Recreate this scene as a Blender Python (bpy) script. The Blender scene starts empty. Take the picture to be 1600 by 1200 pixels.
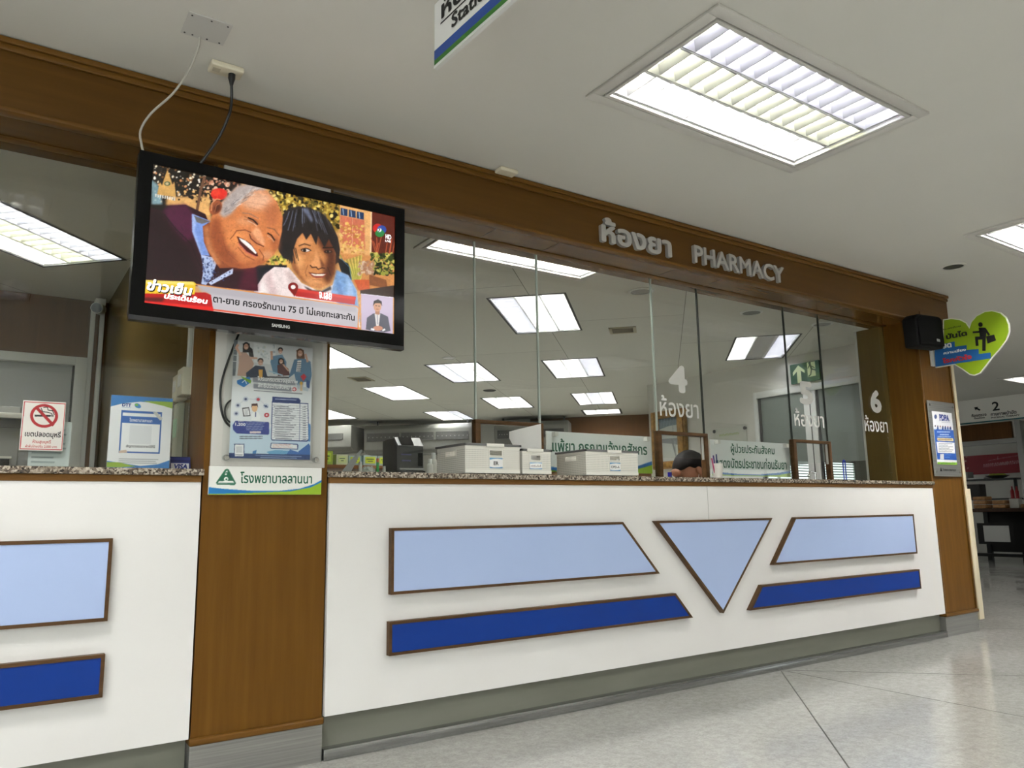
import bpy, bmesh, math, random
import numpy as np
from mathutils import Vector, Matrix
from mathutils.geometry import delaunay_2d_cdt

random.seed(7)
SC = bpy.context.scene
COL = SC.collection
PI = math.pi
R2 = math.sqrt(0.5)

# ------------------------------------------------------------------ camera
def make_camera():
    f_px, yaw, pitch, roll = 1209.74, 0.5984, 0.1651, -0.0166
    fw = Vector((math.sin(yaw) * math.cos(pitch), math.cos(yaw) * math.cos(pitch), math.sin(pitch)))
    r = Vector((math.cos(yaw), -math.sin(yaw), 0))
    u = r.cross(fw)
    c, s = math.cos(roll), math.sin(roll)
    r2 = c * r + s * u
    u2 = -s * r + c * u
    cam = bpy.data.cameras.new('camera')
    cam.sensor_width = 36.0
    cam.lens = f_px / 1600 * 36.0
    cam.clip_start = 0.05
    o = bpy.data.objects.new('camera', cam)
    m = Matrix((r2, u2, -fw)).transposed().to_4x4()
    m.translation = Vector((0, -3.0543, 0.9321))
    o.matrix_world = m
    COL.objects.link(o)
    SC.camera = o
make_camera()

# ------------------------------------------------------------------ world, exposure
W = bpy.data.worlds.new('world')
SC.world = W
W.use_nodes = True
W.node_tree.nodes['Background'].inputs[0].default_value = (0.75, 0.85, 1.0, 1)
W.node_tree.nodes['Background'].inputs[1].default_value = 0.3
SC.view_settings.view_transform = 'Standard'
SC.view_settings.look = 'None'
SC.view_settings.gamma = 1.0
SC.view_settings.use_curve_mapping = False
SC.view_settings.exposure = 0.4
SC.cycles.use_denoising = True
SC.cycles.max_bounces = 10
SC.cycles.diffuse_bounces = 5
SC.cycles.glossy_bounces = 4
SC.cycles.transparent_max_bounces = 24
SC.cycles.caustics_reflective = False
SC.cycles.caustics_refractive = False
SC.cycles.sample_clamp_indirect = 6.0
TUBE = 150.0           # brightness of the fluorescent tubes in the hall
TUBE_IN = 130.0        # ... and inside the pharmacy
DAY = 3.6             # brightness of the daylit windows added out of view
ZC = 2.6              # ceiling height
YG = 0.28             # pharmacy glass line
ZT = 1.112            # counter top

# ------------------------------------------------------------------ helpers: materials
def lin(c):
    c = np.asarray(c, dtype=float)
    return np.where(c <= 0.04045, c / 12.92, ((c + 0.055) / 1.055) ** 2.4)
def rgb(*c):
    l = lin(np.array(c[:3]) / 255.0)
    return (float(l[0]), float(l[1]), float(l[2]), 1.0)

MATS = {}
def mat(name, col=(200, 200, 200), rough=0.5, metal=0.0, spec=0.5, emit=0.0, trans=None):
    if name in MATS:
        return MATS[name]
    m = bpy.data.materials.new(name)
    m.use_nodes = True
    b = m.node_tree.nodes['Principled BSDF']
    b.inputs['Base Color'].default_value = rgb(*col)
    b.inputs['Roughness'].default_value = rough
    b.inputs['Metallic'].default_value = metal
    b.inputs['Specular IOR Level'].default_value = spec
    if emit:
        b.inputs['Emission Color'].default_value = rgb(*col)
        b.inputs['Emission Strength'].default_value = emit
    m.diffuse_color = rgb(*col)
    MATS[name] = m
    return m

def nodes(m):
    return m.node_tree.nodes, m.node_tree.links, m.node_tree.nodes['Principled BSDF']

def ramp(n, stops):
    r = n.new('ShaderNodeValToRGB')
    e = r.color_ramp.elements
    while len(e) < len(stops):
        e.new(0.5)
    for k, (p, c) in enumerate(stops):
        e[k].position = p
        e[k].color = rgb(*c)
    return r

def noise_mat(name, stops, scale=5.0, stretch=(1, 1, 1), detail=4.0, rough=0.5, metal=0.0, spec=0.5, bump=0.0, rot=(0, 0, 0)):
    if name in MATS:
        return MATS[name]
    m = mat(name, stops[0][1], rough, metal, spec)
    n, l, b = nodes(m)
    g = n.new('ShaderNodeNewGeometry')
    mp = n.new('ShaderNodeMapping')
    mp.inputs['Scale'].default_value = stretch
    mp.inputs['Rotation'].default_value = rot
    l.new(g.outputs['Position'], mp.inputs['Vector'])
    t = n.new('ShaderNodeTexNoise')
    t.inputs['Scale'].default_value = scale
    t.inputs['Detail'].default_value = detail
    l.new(mp.outputs['Vector'], t.inputs['Vector'])
    r = ramp(n, stops)
    l.new(t.outputs['Fac'], r.inputs['Fac'])
    l.new(r.outputs['Color'], b.inputs['Base Color'])
    if bump:
        bp = n.new('ShaderNodeBump')
        bp.inputs['Strength'].default_value = bump
        bp.inputs['Distance'].default_value = 0.002
        l.new(t.outputs['Fac'], bp.inputs['Height'])
        l.new(bp.outputs['Normal'], b.inputs['Normal'])
    return m

def wood(name, dark, light, rough=0.35, horizontal=False):
    s = (0.9, 14, 14) if horizontal else (14, 14, 0.8)
    return noise_mat(name, [(0.3, dark), (0.52, tuple((a + c) / 2 for a, c in zip(dark, light))), (0.72, light)], 2.2, s, 6.0, rough, spec=0.15)

M_WOOD = wood('wood_veneer', (90, 59, 16), (104, 71, 24), 0.4)
M_WOODH = wood('wood_fascia', (80, 53, 18), (90, 61, 23), 0.4, True)
M_WOODS = wood('wood_band_satin', (92, 65, 28), (102, 73, 35), 0.22, True)
M_MOULD = wood('wood_moulding', (92, 62, 23), (108, 75, 31), 0.35, True)
M_EDGE = wood('wood_edge_dark', (70, 50, 30), (92, 67, 43), 0.4, True)
M_TRIMW = wood('wood_counter_rail', (112, 78, 40), (134, 96, 52), 0.4, True)
M_WHITE = noise_mat('white_laminate', [(0.3, (234, 232, 231)), (0.7, (240, 239, 238))], 1.4, rough=0.55, spec=0.3)
M_LBLUE = noise_mat('light_blue_laminate', [(0.3, (174, 194, 236)), (0.7, (181, 200, 241))], 1.2, rough=0.5, spec=0.3)
M_DBLUE = noise_mat('dark_blue_laminate', [(0.3, (8, 48, 128)), (0.7, (11, 53, 136))], 1.5, rough=0.5, spec=0.2)
M_KICK = noise_mat('kick_laminate', [(0.3, (118, 119, 108)), (0.7, (133, 134, 123))], 2.0, (0.6, 4, 4), rough=0.45)
M_STEEL = noise_mat('brushed_steel', [(0.3, (148, 148, 146)), (0.7, (170, 170, 167))], 6.0, (0.4, 30, 30), rough=0.38, metal=0.75)
M_POLISH = noise_mat('polished_steel', [(0.3, (150, 152, 152)), (0.7, (176, 178, 178))], 5.0, (0.6, 20, 20), rough=0.16, metal=0.95)
M_CEIL = noise_mat('ceiling_paint', [(0.25, (211, 210, 203)), (0.75, (217, 216, 209))], 0.9, rough=0.9, spec=0.1)
M_WALL = noise_mat('wall_paint', [(0.3, (205, 204, 196)), (0.7, (214, 213, 205))], 0.8, rough=0.85, spec=0.15)
M_HALLW = noise_mat('hall_wall_paint', [(0.3, (236, 234, 228)), (0.7, (240, 238, 233))], 0.8, rough=0.85, spec=0.15)
M_BROWN = wood('brown_wall_panel', (82, 54, 26), (94, 64, 34), 0.55)
M_OLIVE = wood('olive_wall_panel', (92, 76, 40), (100, 84, 46), 0.25)
M_CREAM = mat('cream_corner_trim', (226, 214, 186), 0.5)
M_BLACK = mat('black_plastic', (16, 16, 17), 0.35)
M_GLOSSB = mat('gloss_black', (5, 5, 6), 0.1, spec=0.2)
M_DGREY = mat('dark_grey_plastic', (56, 56, 56), 0.5)
M_GREY = mat('grey_plastic', (150, 150, 148), 0.5)
M_PLASW = mat('white_plastic', (228, 226, 220), 0.45)
M_PLASC = mat('ivory_plastic', (220, 212, 190), 0.45)
M_ALU = mat('white_aluminium', (214, 216, 212), 0.35)
M_FRAME = mat('fixture_frame', (206, 204, 198), 0.6)
M_FRAMED = mat('fixture_shadow_gap', (52, 52, 50), 0.7)
M_PAPER = mat('white_paper', (234, 234, 232), 0.7)
M_CHROME = mat('chrome', (200, 200, 198), 0.12, 1.0)
M_LETTER = mat('brushed_letter_metal', (186, 184, 180), 0.4, 0.35)
M_VINYL = mat('white_vinyl', (236, 236, 232), 0.6)
M_GREENT = mat('sign_green', (12, 92, 66), 0.5)
M_GREEND = mat('sign_dark_green', (14, 66, 46), 0.5)
M_TXTK = mat('ink_black', (18, 18, 20), 0.5)
M_TXTR = mat('ink_red', (186, 38, 44), 0.5)
M_TXTW = mat('ink_white', (240, 240, 240), 0.5)
M_TXTB = mat('ink_blue', (34, 52, 130), 0.5)
M_SKIN = mat('skin', (150, 104, 78), 0.55)
M_HAIR = noise_mat('black_hair', [(0.3, (10, 9, 9)), (0.7, (26, 23, 22))], 60.0, (1, 1, 6), rough=0.7, spec=0.2)
M_GOLD = noise_mat('gilt_frame', [(0.3, (112, 80, 34)), (0.7, (170, 130, 66))], 18.0, rough=0.35, metal=0.35)
M_SEAL = mat('glass_edge', (176, 186, 178), 0.2)
M_SEALD = mat('glass_edge_dark', (40, 46, 40), 0.3)

def granite():
    m = mat('granite', (120, 110, 100), 0.2)
    n, l, b = nodes(m)
    g = n.new('ShaderNodeNewGeometry')
    v = n.new('ShaderNodeTexVoronoi'); v.inputs['Scale'].default_value = 150.0
    t = n.new('ShaderNodeTexNoise'); t.inputs['Scale'].default_value = 40.0
    l.new(g.outputs['Position'], t.inputs['Vector'])
    l.new(g.outputs['Position'], v.inputs['Vector'])
    r = ramp(n, [(0.2, (34, 31, 30)), (0.42, (96, 84, 74)), (0.6, (140, 128, 114)), (0.9, (190, 180, 166))])
    x = n.new('ShaderNodeSeparateColor')
    l.new(v.outputs['Color'], x.inputs['Color'])
    mx = n.new('ShaderNodeMath'); mx.operation = 'MULTIPLY_ADD'
    l.new(t.outputs['Fac'], mx.inputs[0]); mx.inputs[1].default_value = 0.7
    l.new(x.outputs['Red'], mx.inputs[2])
    d = n.new('ShaderNodeMath'); d.operation = 'DIVIDE'; d.inputs[1].default_value = 1.55
    l.new(mx.outputs[0], d.inputs[0])
    l.new(d.outputs[0], r.inputs['Fac'])
    l.new(r.outputs['Color'], b.inputs['Base Color'])
    return m
M_GRANITE = granite()

def terrazzo():
    m = mat('terrazzo_floor', (180, 178, 172), 0.2)
    n, l, b = nodes(m)
    g = n.new('ShaderNodeNewGeometry')
    v = n.new('ShaderNodeTexVoronoi'); v.inputs['Scale'].default_value = 150.0
    t = n.new('ShaderNodeTexNoise'); t.inputs['Scale'].default_value = 1.6; t.inputs['Detail'].default_value = 6
    t2 = n.new('ShaderNodeTexNoise'); t2.inputs['Scale'].default_value = 26.0; t2.inputs['Detail'].default_value = 5
    for q in (v, t, t2):
        l.new(g.outputs['Position'], q.inputs['Vector'])
    r1 = ramp(n, [(0.0, (150, 149, 146)), (0.5, (178, 177, 173)), (1.0, (196, 195, 191))])
    x = n.new('ShaderNodeSeparateColor'); l.new(v.outputs['Color'], x.inputs['Color'])
    l.new(x.outputs['Red'], r1.inputs['Fac'])
    r2 = ramp(n, [(0.35, (156, 155, 151)), (0.65, (186, 185, 181))])
    l.new(t.outputs['Fac'], r2.inputs['Fac'])
    r3 = ramp(n, [(0.35, (150, 149, 145)), (0.65, (190, 189, 186))])
    l.new(t2.outputs['Fac'], r3.inputs['Fac'])
    a = n.new('ShaderNodeMix'); a.data_type = 'RGBA'; a.inputs[0].default_value = 0.5
    l.new(r1.outputs['Color'], a.inputs[6]); l.new(r2.outputs['Color'], a.inputs[7])
    c = n.new('ShaderNodeMix'); c.data_type = 'RGBA'; c.inputs[0].default_value = 0.35
    l.new(a.outputs[2], c.inputs[6]); l.new(r3.outputs['Color'], c.inputs[7])
    l.new(c.outputs[2], b.inputs['Base Color'])
    rr = n.new('ShaderNodeMapRange')
    rr.inputs['To Min'].default_value = 0.1; rr.inputs['To Max'].default_value = 0.2
    l.new(t.outputs['Fac'], rr.inputs['Value'])
    l.new(rr.outputs['Result'], b.inputs['Roughness'])
    return m
M_FLOOR = terrazzo()

def grid_ceiling():
    m = mat('board_ceiling', (214, 212, 204), 0.9, spec=0.1)
    n, l, b = nodes(m)
    g = n.new('ShaderNodeNewGeometry')
    mp = n.new('ShaderNodeMapping'); mp.vector_type = 'TEXTURE'
    mp.inputs['Rotation'].default_value = (0, 0, PI / 4)
    mp.inputs['Location'].default_value = (0.66, 2.33, 0)
    l.new(g.outputs['Position'], mp.inputs['Vector'])
    k = n.new('ShaderNodeTexBrick')
    k.inputs['Scale'].default_value = 1.0
    k.inputs['Brick Width'].default_value = 2.4
    k.inputs['Row Height'].default_value = 1.2
    k.inputs['Mortar Size'].default_value = 0.004
    k.inputs['Mortar Smooth'].default_value = 0.6
    k.inputs['Color1'].default_value = rgb(208, 208, 198)
    k.inputs['Color2'].default_value = rgb(202, 202, 192)
    k.inputs['Mortar'].default_value = rgb(128, 127, 118)
    l.new(mp.outputs['Vector'], k.inputs['Vector'])
    l.new(k.outputs['Color'], b.inputs['Base Color'])
    return m
M_BOARD = grid_ceiling()

def glass(name, tint, refl=1.0, rough=0.0):
    m = bpy.data.materials.new(name)
    m.use_nodes = True
    n = m.node_tree.nodes; l = m.node_tree.links
    n.remove(n['Principled BSDF'])
    out = n['Material Output']
    t = n.new('ShaderNodeBsdfTransparent'); t.inputs[0].default_value = tint
    s = n.new('ShaderNodeBsdfGlossy'); s.inputs['Roughness'].default_value = rough
    g = n.new('ShaderNodeNewGeometry')
    d = n.new('ShaderNodeVectorMath'); d.operation = 'DOT_PRODUCT'
    l.new(g.outputs['Incoming'], d.inputs[0]); l.new(g.outputs['Normal'], d.inputs[1])
    def mth(op, a, b=None):
        q = n.new('ShaderNodeMath'); q.operation = op
        for i, v in enumerate((a, b)):
            if v is None: continue
            if isinstance(v, float): q.inputs[i].default_value = v
            else: l.new(v, q.inputs[i])
        return q.outputs[0]
    # Schlick's reflectance, the same from both sides of the thin sheet
    e = mth('POWER', mth('SUBTRACT', 1.0, mth('ABSOLUTE', d.outputs['Value'])), 5.0)
    k = mth('MULTIPLY', mth('ADD', mth('MULTIPLY', e, 0.96), 0.04), refl)
    mx = n.new('ShaderNodeMixShader')
    l.new(k, mx.inputs[0]); l.new(t.outputs[0], mx.inputs[1]); l.new(s.outputs[0], mx.inputs[2])
    l.new(mx.outputs[0], out.inputs[0])
    return m
M_GLASS = glass('clear_glass', (0.945, 0.96, 0.95, 1), 0.9)
M_DOORGL = glass('door_glass', (0.74, 0.78, 0.77, 1), 1.0)
def film():
    m = glass('door_film', (0.74, 0.78, 0.77, 1), 1.0)
    n = m.node_tree.nodes; l = m.node_tree.links
    d = n.new('ShaderNodeBsdfDiffuse'); d.inputs[0].default_value = rgb(150, 158, 152)
    mx = n.new('ShaderNodeMixShader'); mx.inputs[0].default_value = 0.6
    src = n['Material Output'].inputs[0].links[0].from_socket
    l.new(src, mx.inputs[1]); l.new(d.outputs[0], mx.inputs[2]); l.new(mx.outputs[0], n['Material Output'].inputs[0])
    return m
M_FILM = film()
M_ACRYL = glass('acrylic', (0.97, 0.98, 0.98, 1), 0.9)

def print_mat(name, emit=0.0, rough=0.5):
    m = bpy.data.materials.new(name)
    m.use_nodes = True
    n, l, b = nodes(m)
    a = n.new('ShaderNodeAttribute'); a.attribute_name = 'ink'
    if emit:
        b.inputs['Base Color'].default_value = (0.01, 0.01, 0.01, 1)
        b.inputs['Roughness'].default_value = 0.12
        l.new(a.outputs['Color'], b.inputs['Emission Color'])
        b.inputs['Emission Strength'].default_value = emit
    else:
        l.new(a.outputs['Color'], b.inputs['Base Color'])
        b.inputs['Roughness'].default_value = rough
    return m
M_PRINT = print_mat('printed_ink')
M_SCREEN = print_mat('lit_screen', 0.82)

# ------------------------------------------------------------------ helpers: objects
def org(o):
    v = Vector((0, 0, 0))
    while o is not None:
        v = v + o.location
        o = o.parent
    return v

def tag(o, label=None, cat=None, group=None, kind=None):
    if label: o['label'] = label
    if cat: o['category'] = cat
    if group: o['group'] = group
    if kind: o['kind'] = kind
    return o

def thing(name, label, cat, loc=(0, 0, 0), rotz=0.0, group=None):
    o = bpy.data.objects.new(name, None)
    o.empty_display_size = 0.1
    COL.objects.link(o)
    o.location = loc
    o.rotation_euler = (0, 0, rotz)
    return tag(o, label, cat, group)

def link_mesh(name, me, m, parent=None):
    o = bpy.data.objects.new(name, me)
    if m is not None:
        me.materials.clear()
        for q in (m if isinstance(m, (list, tuple)) else [m]):
            me.materials.append(q)
    COL.objects.link(o)
    if parent is not None:
        o.parent = parent
    return o

def copy_tree(o, parent=None):
    c = o.copy()
    COL.objects.link(c)
    if parent is not None:
        c.parent = parent
    for ch in list(o.children):
        copy_tree(ch, c)
    return c

class MB:
    def __init__(self):
        self.bm = bmesh.new()
    def _take(self, b2):
        me = bpy.data.meshes.new('tmp')
        b2.to_mesh(me); b2.free()
        self.bm.from_mesh(me)
        bpy.data.meshes.remove(me)
    def box(self, x0, x1, y0, y1, z0, z1, bev=0.0, seg=2, mi=0):
        b = bmesh.new()
        bmesh.ops.create_cube(b, size=1.0)
        for v in b.verts:
            v.co = Vector((x0 + (v.co.x + .5) * (x1 - x0), y0 + (v.co.y + .5) * (y1 - y0), z0 + (v.co.z + .5) * (z1 - z0)))
        if bev:
            bmesh.ops.bevel(b, geom=b.edges[:], offset=bev, segments=seg, affect='EDGES', profile=0.5)
        for f in b.faces: f.material_index = mi
        self._take(b)
        return self
    def prism(self, pts, d, axis='y', bev=0.0, mi=0):
        """polygon extruded: pts in (x,z) for axis y over d=(y0,y1); (x,y) for axis z; (y,z) for axis x"""
        def P(a, c, t):
            return Vector((a, t, c)) if axis == 'y' else (Vector((a, c, t)) if axis == 'z' else Vector((t, a, c)))
        b = bmesh.new()
        A = [b.verts.new(P(x, z, d[0])) for x, z in pts]
        B = [b.verts.new(P(x, z, d[1])) for x, z in pts]
        n = len(pts)
        b.faces.new(A); b.faces.new(B[::-1])
        for i in range(n):
            b.faces.new((A[i], B[i], B[(i + 1) % n], A[(i + 1) % n]))
        bmesh.ops.recalc_face_normals(b, faces=b.faces)
        if bev:
            bmesh.ops.bevel(b, geom=b.edges[:], offset=bev, segments=2, affect='EDGES', profile=0.5)
        for f in b.faces: f.material_index = mi
        self._take(b)
        return self
    def cyl(self, p0, p1, r0, r1=None, seg=20):
        r1 = r0 if r1 is None else r1
        p0 = Vector(p0); p1 = Vector(p1)
        d = p1 - p0
        b = bmesh.new()
        bmesh.ops.create_cone(b, cap_ends=True, segments=seg, radius1=r0, radius2=r1, depth=d.length)
        q = Vector((0, 0, 1)).rotation_difference(d.normalized())
        for v in b.verts:
            v.co = q @ v.co + (p0 + p1) / 2
        self._take(b)
        return self
    def ell(self, c, r, seg=20, rot=None):
        b = bmesh.new()
        bmesh.ops.create_uvsphere(b, u_segments=seg, v_segments=max(8, seg // 2), radius=1.0)
        for v in b.verts:
            w = Vector((v.co.x * r[0], v.co.y * r[1], v.co.z * r[2]))
            if rot is not None: w = rot @ w
            v.co = w + Vector(c)
        self._take(b)
        return self
    def tube(self, pts, r, seg=8, smooth=4):
        P = [Vector(p) for p in pts]
        if smooth > 1 and len(P) > 2:
            Q = []
            for i in range(len(P) - 1):
                a = P[max(i - 1, 0)]; b_ = P[i]; c = P[i + 1]; d = P[min(i + 2, len(P) - 1)]
                for k in range(smooth):
                    t = k / smooth
                    Q.append(0.5 * ((2 * b_) + (c - a) * t + (2 * a - 5 * b_ + 4 * c - d) * t * t + (3 * b_ - a - 3 * c + d) * t ** 3))
            Q.append(P[-1]); P = Q
        b = bmesh.new()
        rings = []
        up = Vector((0.13, 0.27, 0.95)).normalized()
        for i, p in enumerate(P):
            t = (P[min(i + 1, len(P) - 1)] - P[max(i - 1, 0)]).normalized()
            u = t.cross(up)
            if u.length < 1e-4: u = t.cross(Vector((1, 0, 0)))
            u.normalize(); w = t.cross(u)
            up = w.cross(t) if False else up
            rr = r[i] if isinstance(r, (list, tuple)) else r
            rings.append([b.verts.new(p + (u * math.cos(a) + w * math.sin(a)) * rr) for a in [2 * PI * k / seg for k in range(seg)]])
        for A, B in zip(rings, rings[1:]):
            for k in range(seg):
                b.faces.new((A[k], A[(k + 1) % seg], B[(k + 1) % seg], B[k]))
        b.faces.new(rings[0][::-1]); b.faces.new(rings[-1])
        bmesh.ops.recalc_face_normals(b, faces=b.faces)
        self._take(b)
        return self
    def lathe(self, prof, c, seg=24, axis='z'):
        b = bmesh.new()
        rings = []
        for r, h in prof:
            ring = []
            for k in range(seg):
                a = 2 * PI * k / seg
                if axis == 'z': v = Vector((r * math.cos(a), r * math.sin(a), h))
                elif axis == 'y': v = Vector((r * math.cos(a), h, r * math.sin(a)))
                else: v = Vector((h, r * math.cos(a), r * math.sin(a)))
                ring.append(b.verts.new(v + Vector(c)))
            rings.append(ring)
        for A, B in zip(rings, rings[1:]):
            for k in range(seg):
                b.faces.new((A[k], A[(k + 1) % seg], B[(k + 1) % seg], B[k]))
        b.faces.new(rings[0][::-1]); b.faces.new(rings[-1])
        bmesh.ops.recalc_face_normals(b, faces=b.faces)
        self._take(b)
        return self
    def quad(self, pts):
        vs = [self.bm.verts.new(Vector(p)) for p in pts]
        self.bm.faces.new(vs)
        return self
    def build(self, name, m, parent=None, smooth=0.6, rel=True, base=None):
        me = bpy.data.meshes.new(name)
        self.bm.to_mesh(me); self.bm.free()
        o0 = Vector((0, 0, 0))
        if rel and parent is not None: o0 = org(parent)
        if base is not None: o0 = Vector(base)
        if o0.length > 0:
            me.transform(Matrix.Translation(-o0))
        if smooth:
            me.polygons.foreach_set('use_smooth', [True] * len(me.polygons))
            me.set_sharp_from_angle(angle=smooth)
        o = link_mesh(name, me, m, parent)
        if base is not None and parent is None: o.location = o0
        return o

class Plane:
    """a sheet standing in the place: origin at its lower left corner, r to the right and u up as one faces it"""
    def __init__(self, o, r=(1, 0, 0), u=(0, 0, 1)):
        self.o = Vector(o); self.r = Vector(r).normalized(); self.u = Vector(u).normalized(); self.n = self.r.cross(self.u)
    def p(self, a, b, d=0.0):
        return self.o + self.r * a + self.u * b + self.n * d

def text_bm(body, bold=0.0, extr=0.0):
    cu = bpy.data.curves.new('t', 'FONT')
    cu.body = body
    cu.extrude = extr
    cu.resolution_u = 3
    o = bpy.data.objects.new('t', cu)
    COL.objects.link(o)
    bpy.context.view_layer.update()
    me = bpy.data.meshes.new_from_object(o.evaluated_get(bpy.context.evaluated_depsgraph_get()))
    bpy.data.objects.remove(o); bpy.data.curves.remove(cu)
    bm = bmesh.new()
    offs = [(0, 0)] if not bold else [(0, 0), (bold, 0), (-bold, 0), (0, bold), (0, -bold), (.7 * bold, .7 * bold), (-.7 * bold, .7 * bold), (.7 * bold, -.7 * bold), (-.7 * bold, -.7 * bold)]
    for i, (dx, dy) in enumerate(offs):
        k = len(bm.verts)
        bm.from_mesh(me)
        bm.verts.ensure_lookup_table()
        for v in bm.verts[k:]:
            v.co.x += dx; v.co.y += dy; v.co.z += i * 0.004
    bpy.data.meshes.remove(me)
    bmesh.ops.remove_doubles(bm, verts=bm.verts, dist=1e-6)
    return bm

def text(name, body, m, parent, pl, x0, x1, z0, z1, bold=0.0, extr=0.0, off=0.0012, shear=0.0, keep=False, label=None):
    """lettering stretched into the box x0..x1, z0..z1 of sheet pl (keep: only the width is fitted, centred on z)"""
    bm = text_bm(body, bold, extr)
    xs = [v.co.x for v in bm.verts]; ys = [v.co.y for v in bm.verts]
    ax, bx, ay, by = min(xs), max(xs), min(ys), max(ys)
    sx = (x1 - x0) / (bx - ax)
    sy = sx if keep else (z1 - z0) / (by - ay)
    zz = (z0 + z1) / 2 - (by - ay) * sy / 2 if keep else z0
    o0 = org(parent) if parent is not None else Vector((0, 0, 0))
    for v in bm.verts:
        a = x0 + (v.co.x - ax) * sx; b = zz + (v.co.y - ay) * sy
        a += shear * (b - zz)
        v.co = pl.p(a, b, off + v.co.z * 0.006) - o0
    me = bpy.data.meshes.new(name)
    bm.to_mesh(me); bm.free()
    o = link_mesh(name, me, m, parent)
    if label: o['label'] = label
    return o

def letters(body, m, parent, pl, x0, x1, z0, z1, bold, depth):
    """separate raised letters: one mesh for each letter with the marks above it"""
    bm = text_bm(body, bold, 0.5)
    bm.verts.index_update()
    seen = {}; isl = []
    for v in bm.verts:
        if v in seen: continue
        st = [v]; seen[v] = 1; comp = []
        while st:
            q = st.pop(); comp.append(q)
            for e in q.link_edges:
                w = e.other_vert(q)
                if w not in seen: seen[w] = 1; st.append(w)
        isl.append([min(q.co.x for q in comp), max(q.co.x for q in comp), comp])
    isl.sort(key=lambda t: t[0])
    groups = []
    for a, b, c in isl:
        if groups and a < groups[-1][1] - 0.04: 
            groups[-1][1] = max(groups[-1][1], b); groups[-1][2].extend(c)
        else:
            groups.append([a, b, list(c)])
    xs = [v.co.x for v in bm.verts]; ys = [v.co.y for v in bm.verts]
    ax, bx, ay, by = min(xs), max(xs), min(ys), max(ys)
    o0 = org(parent)
    for a, b, c in groups:
        keep = set(c)
        b2 = bmesh.new()
        mp = {v: b2.verts.new(pl.p(x0 + (v.co.x - ax) / (bx - ax) * (x1 - x0), z0 + (v.co.y - ay) / (by - ay) * (z1 - z0), (v.co.z + 0.5) * depth) - o0) for v in c}
        for f in bm.faces:
            if f.verts[0] in keep:
                try: b2.faces.new([mp[v] for v in f.verts])
                except ValueError: pass
        me = bpy.data.meshes.new('letter')
        b2.to_mesh(me); b2.free()
        link_mesh('letter', me, m, parent)
    bm.free()

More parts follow.
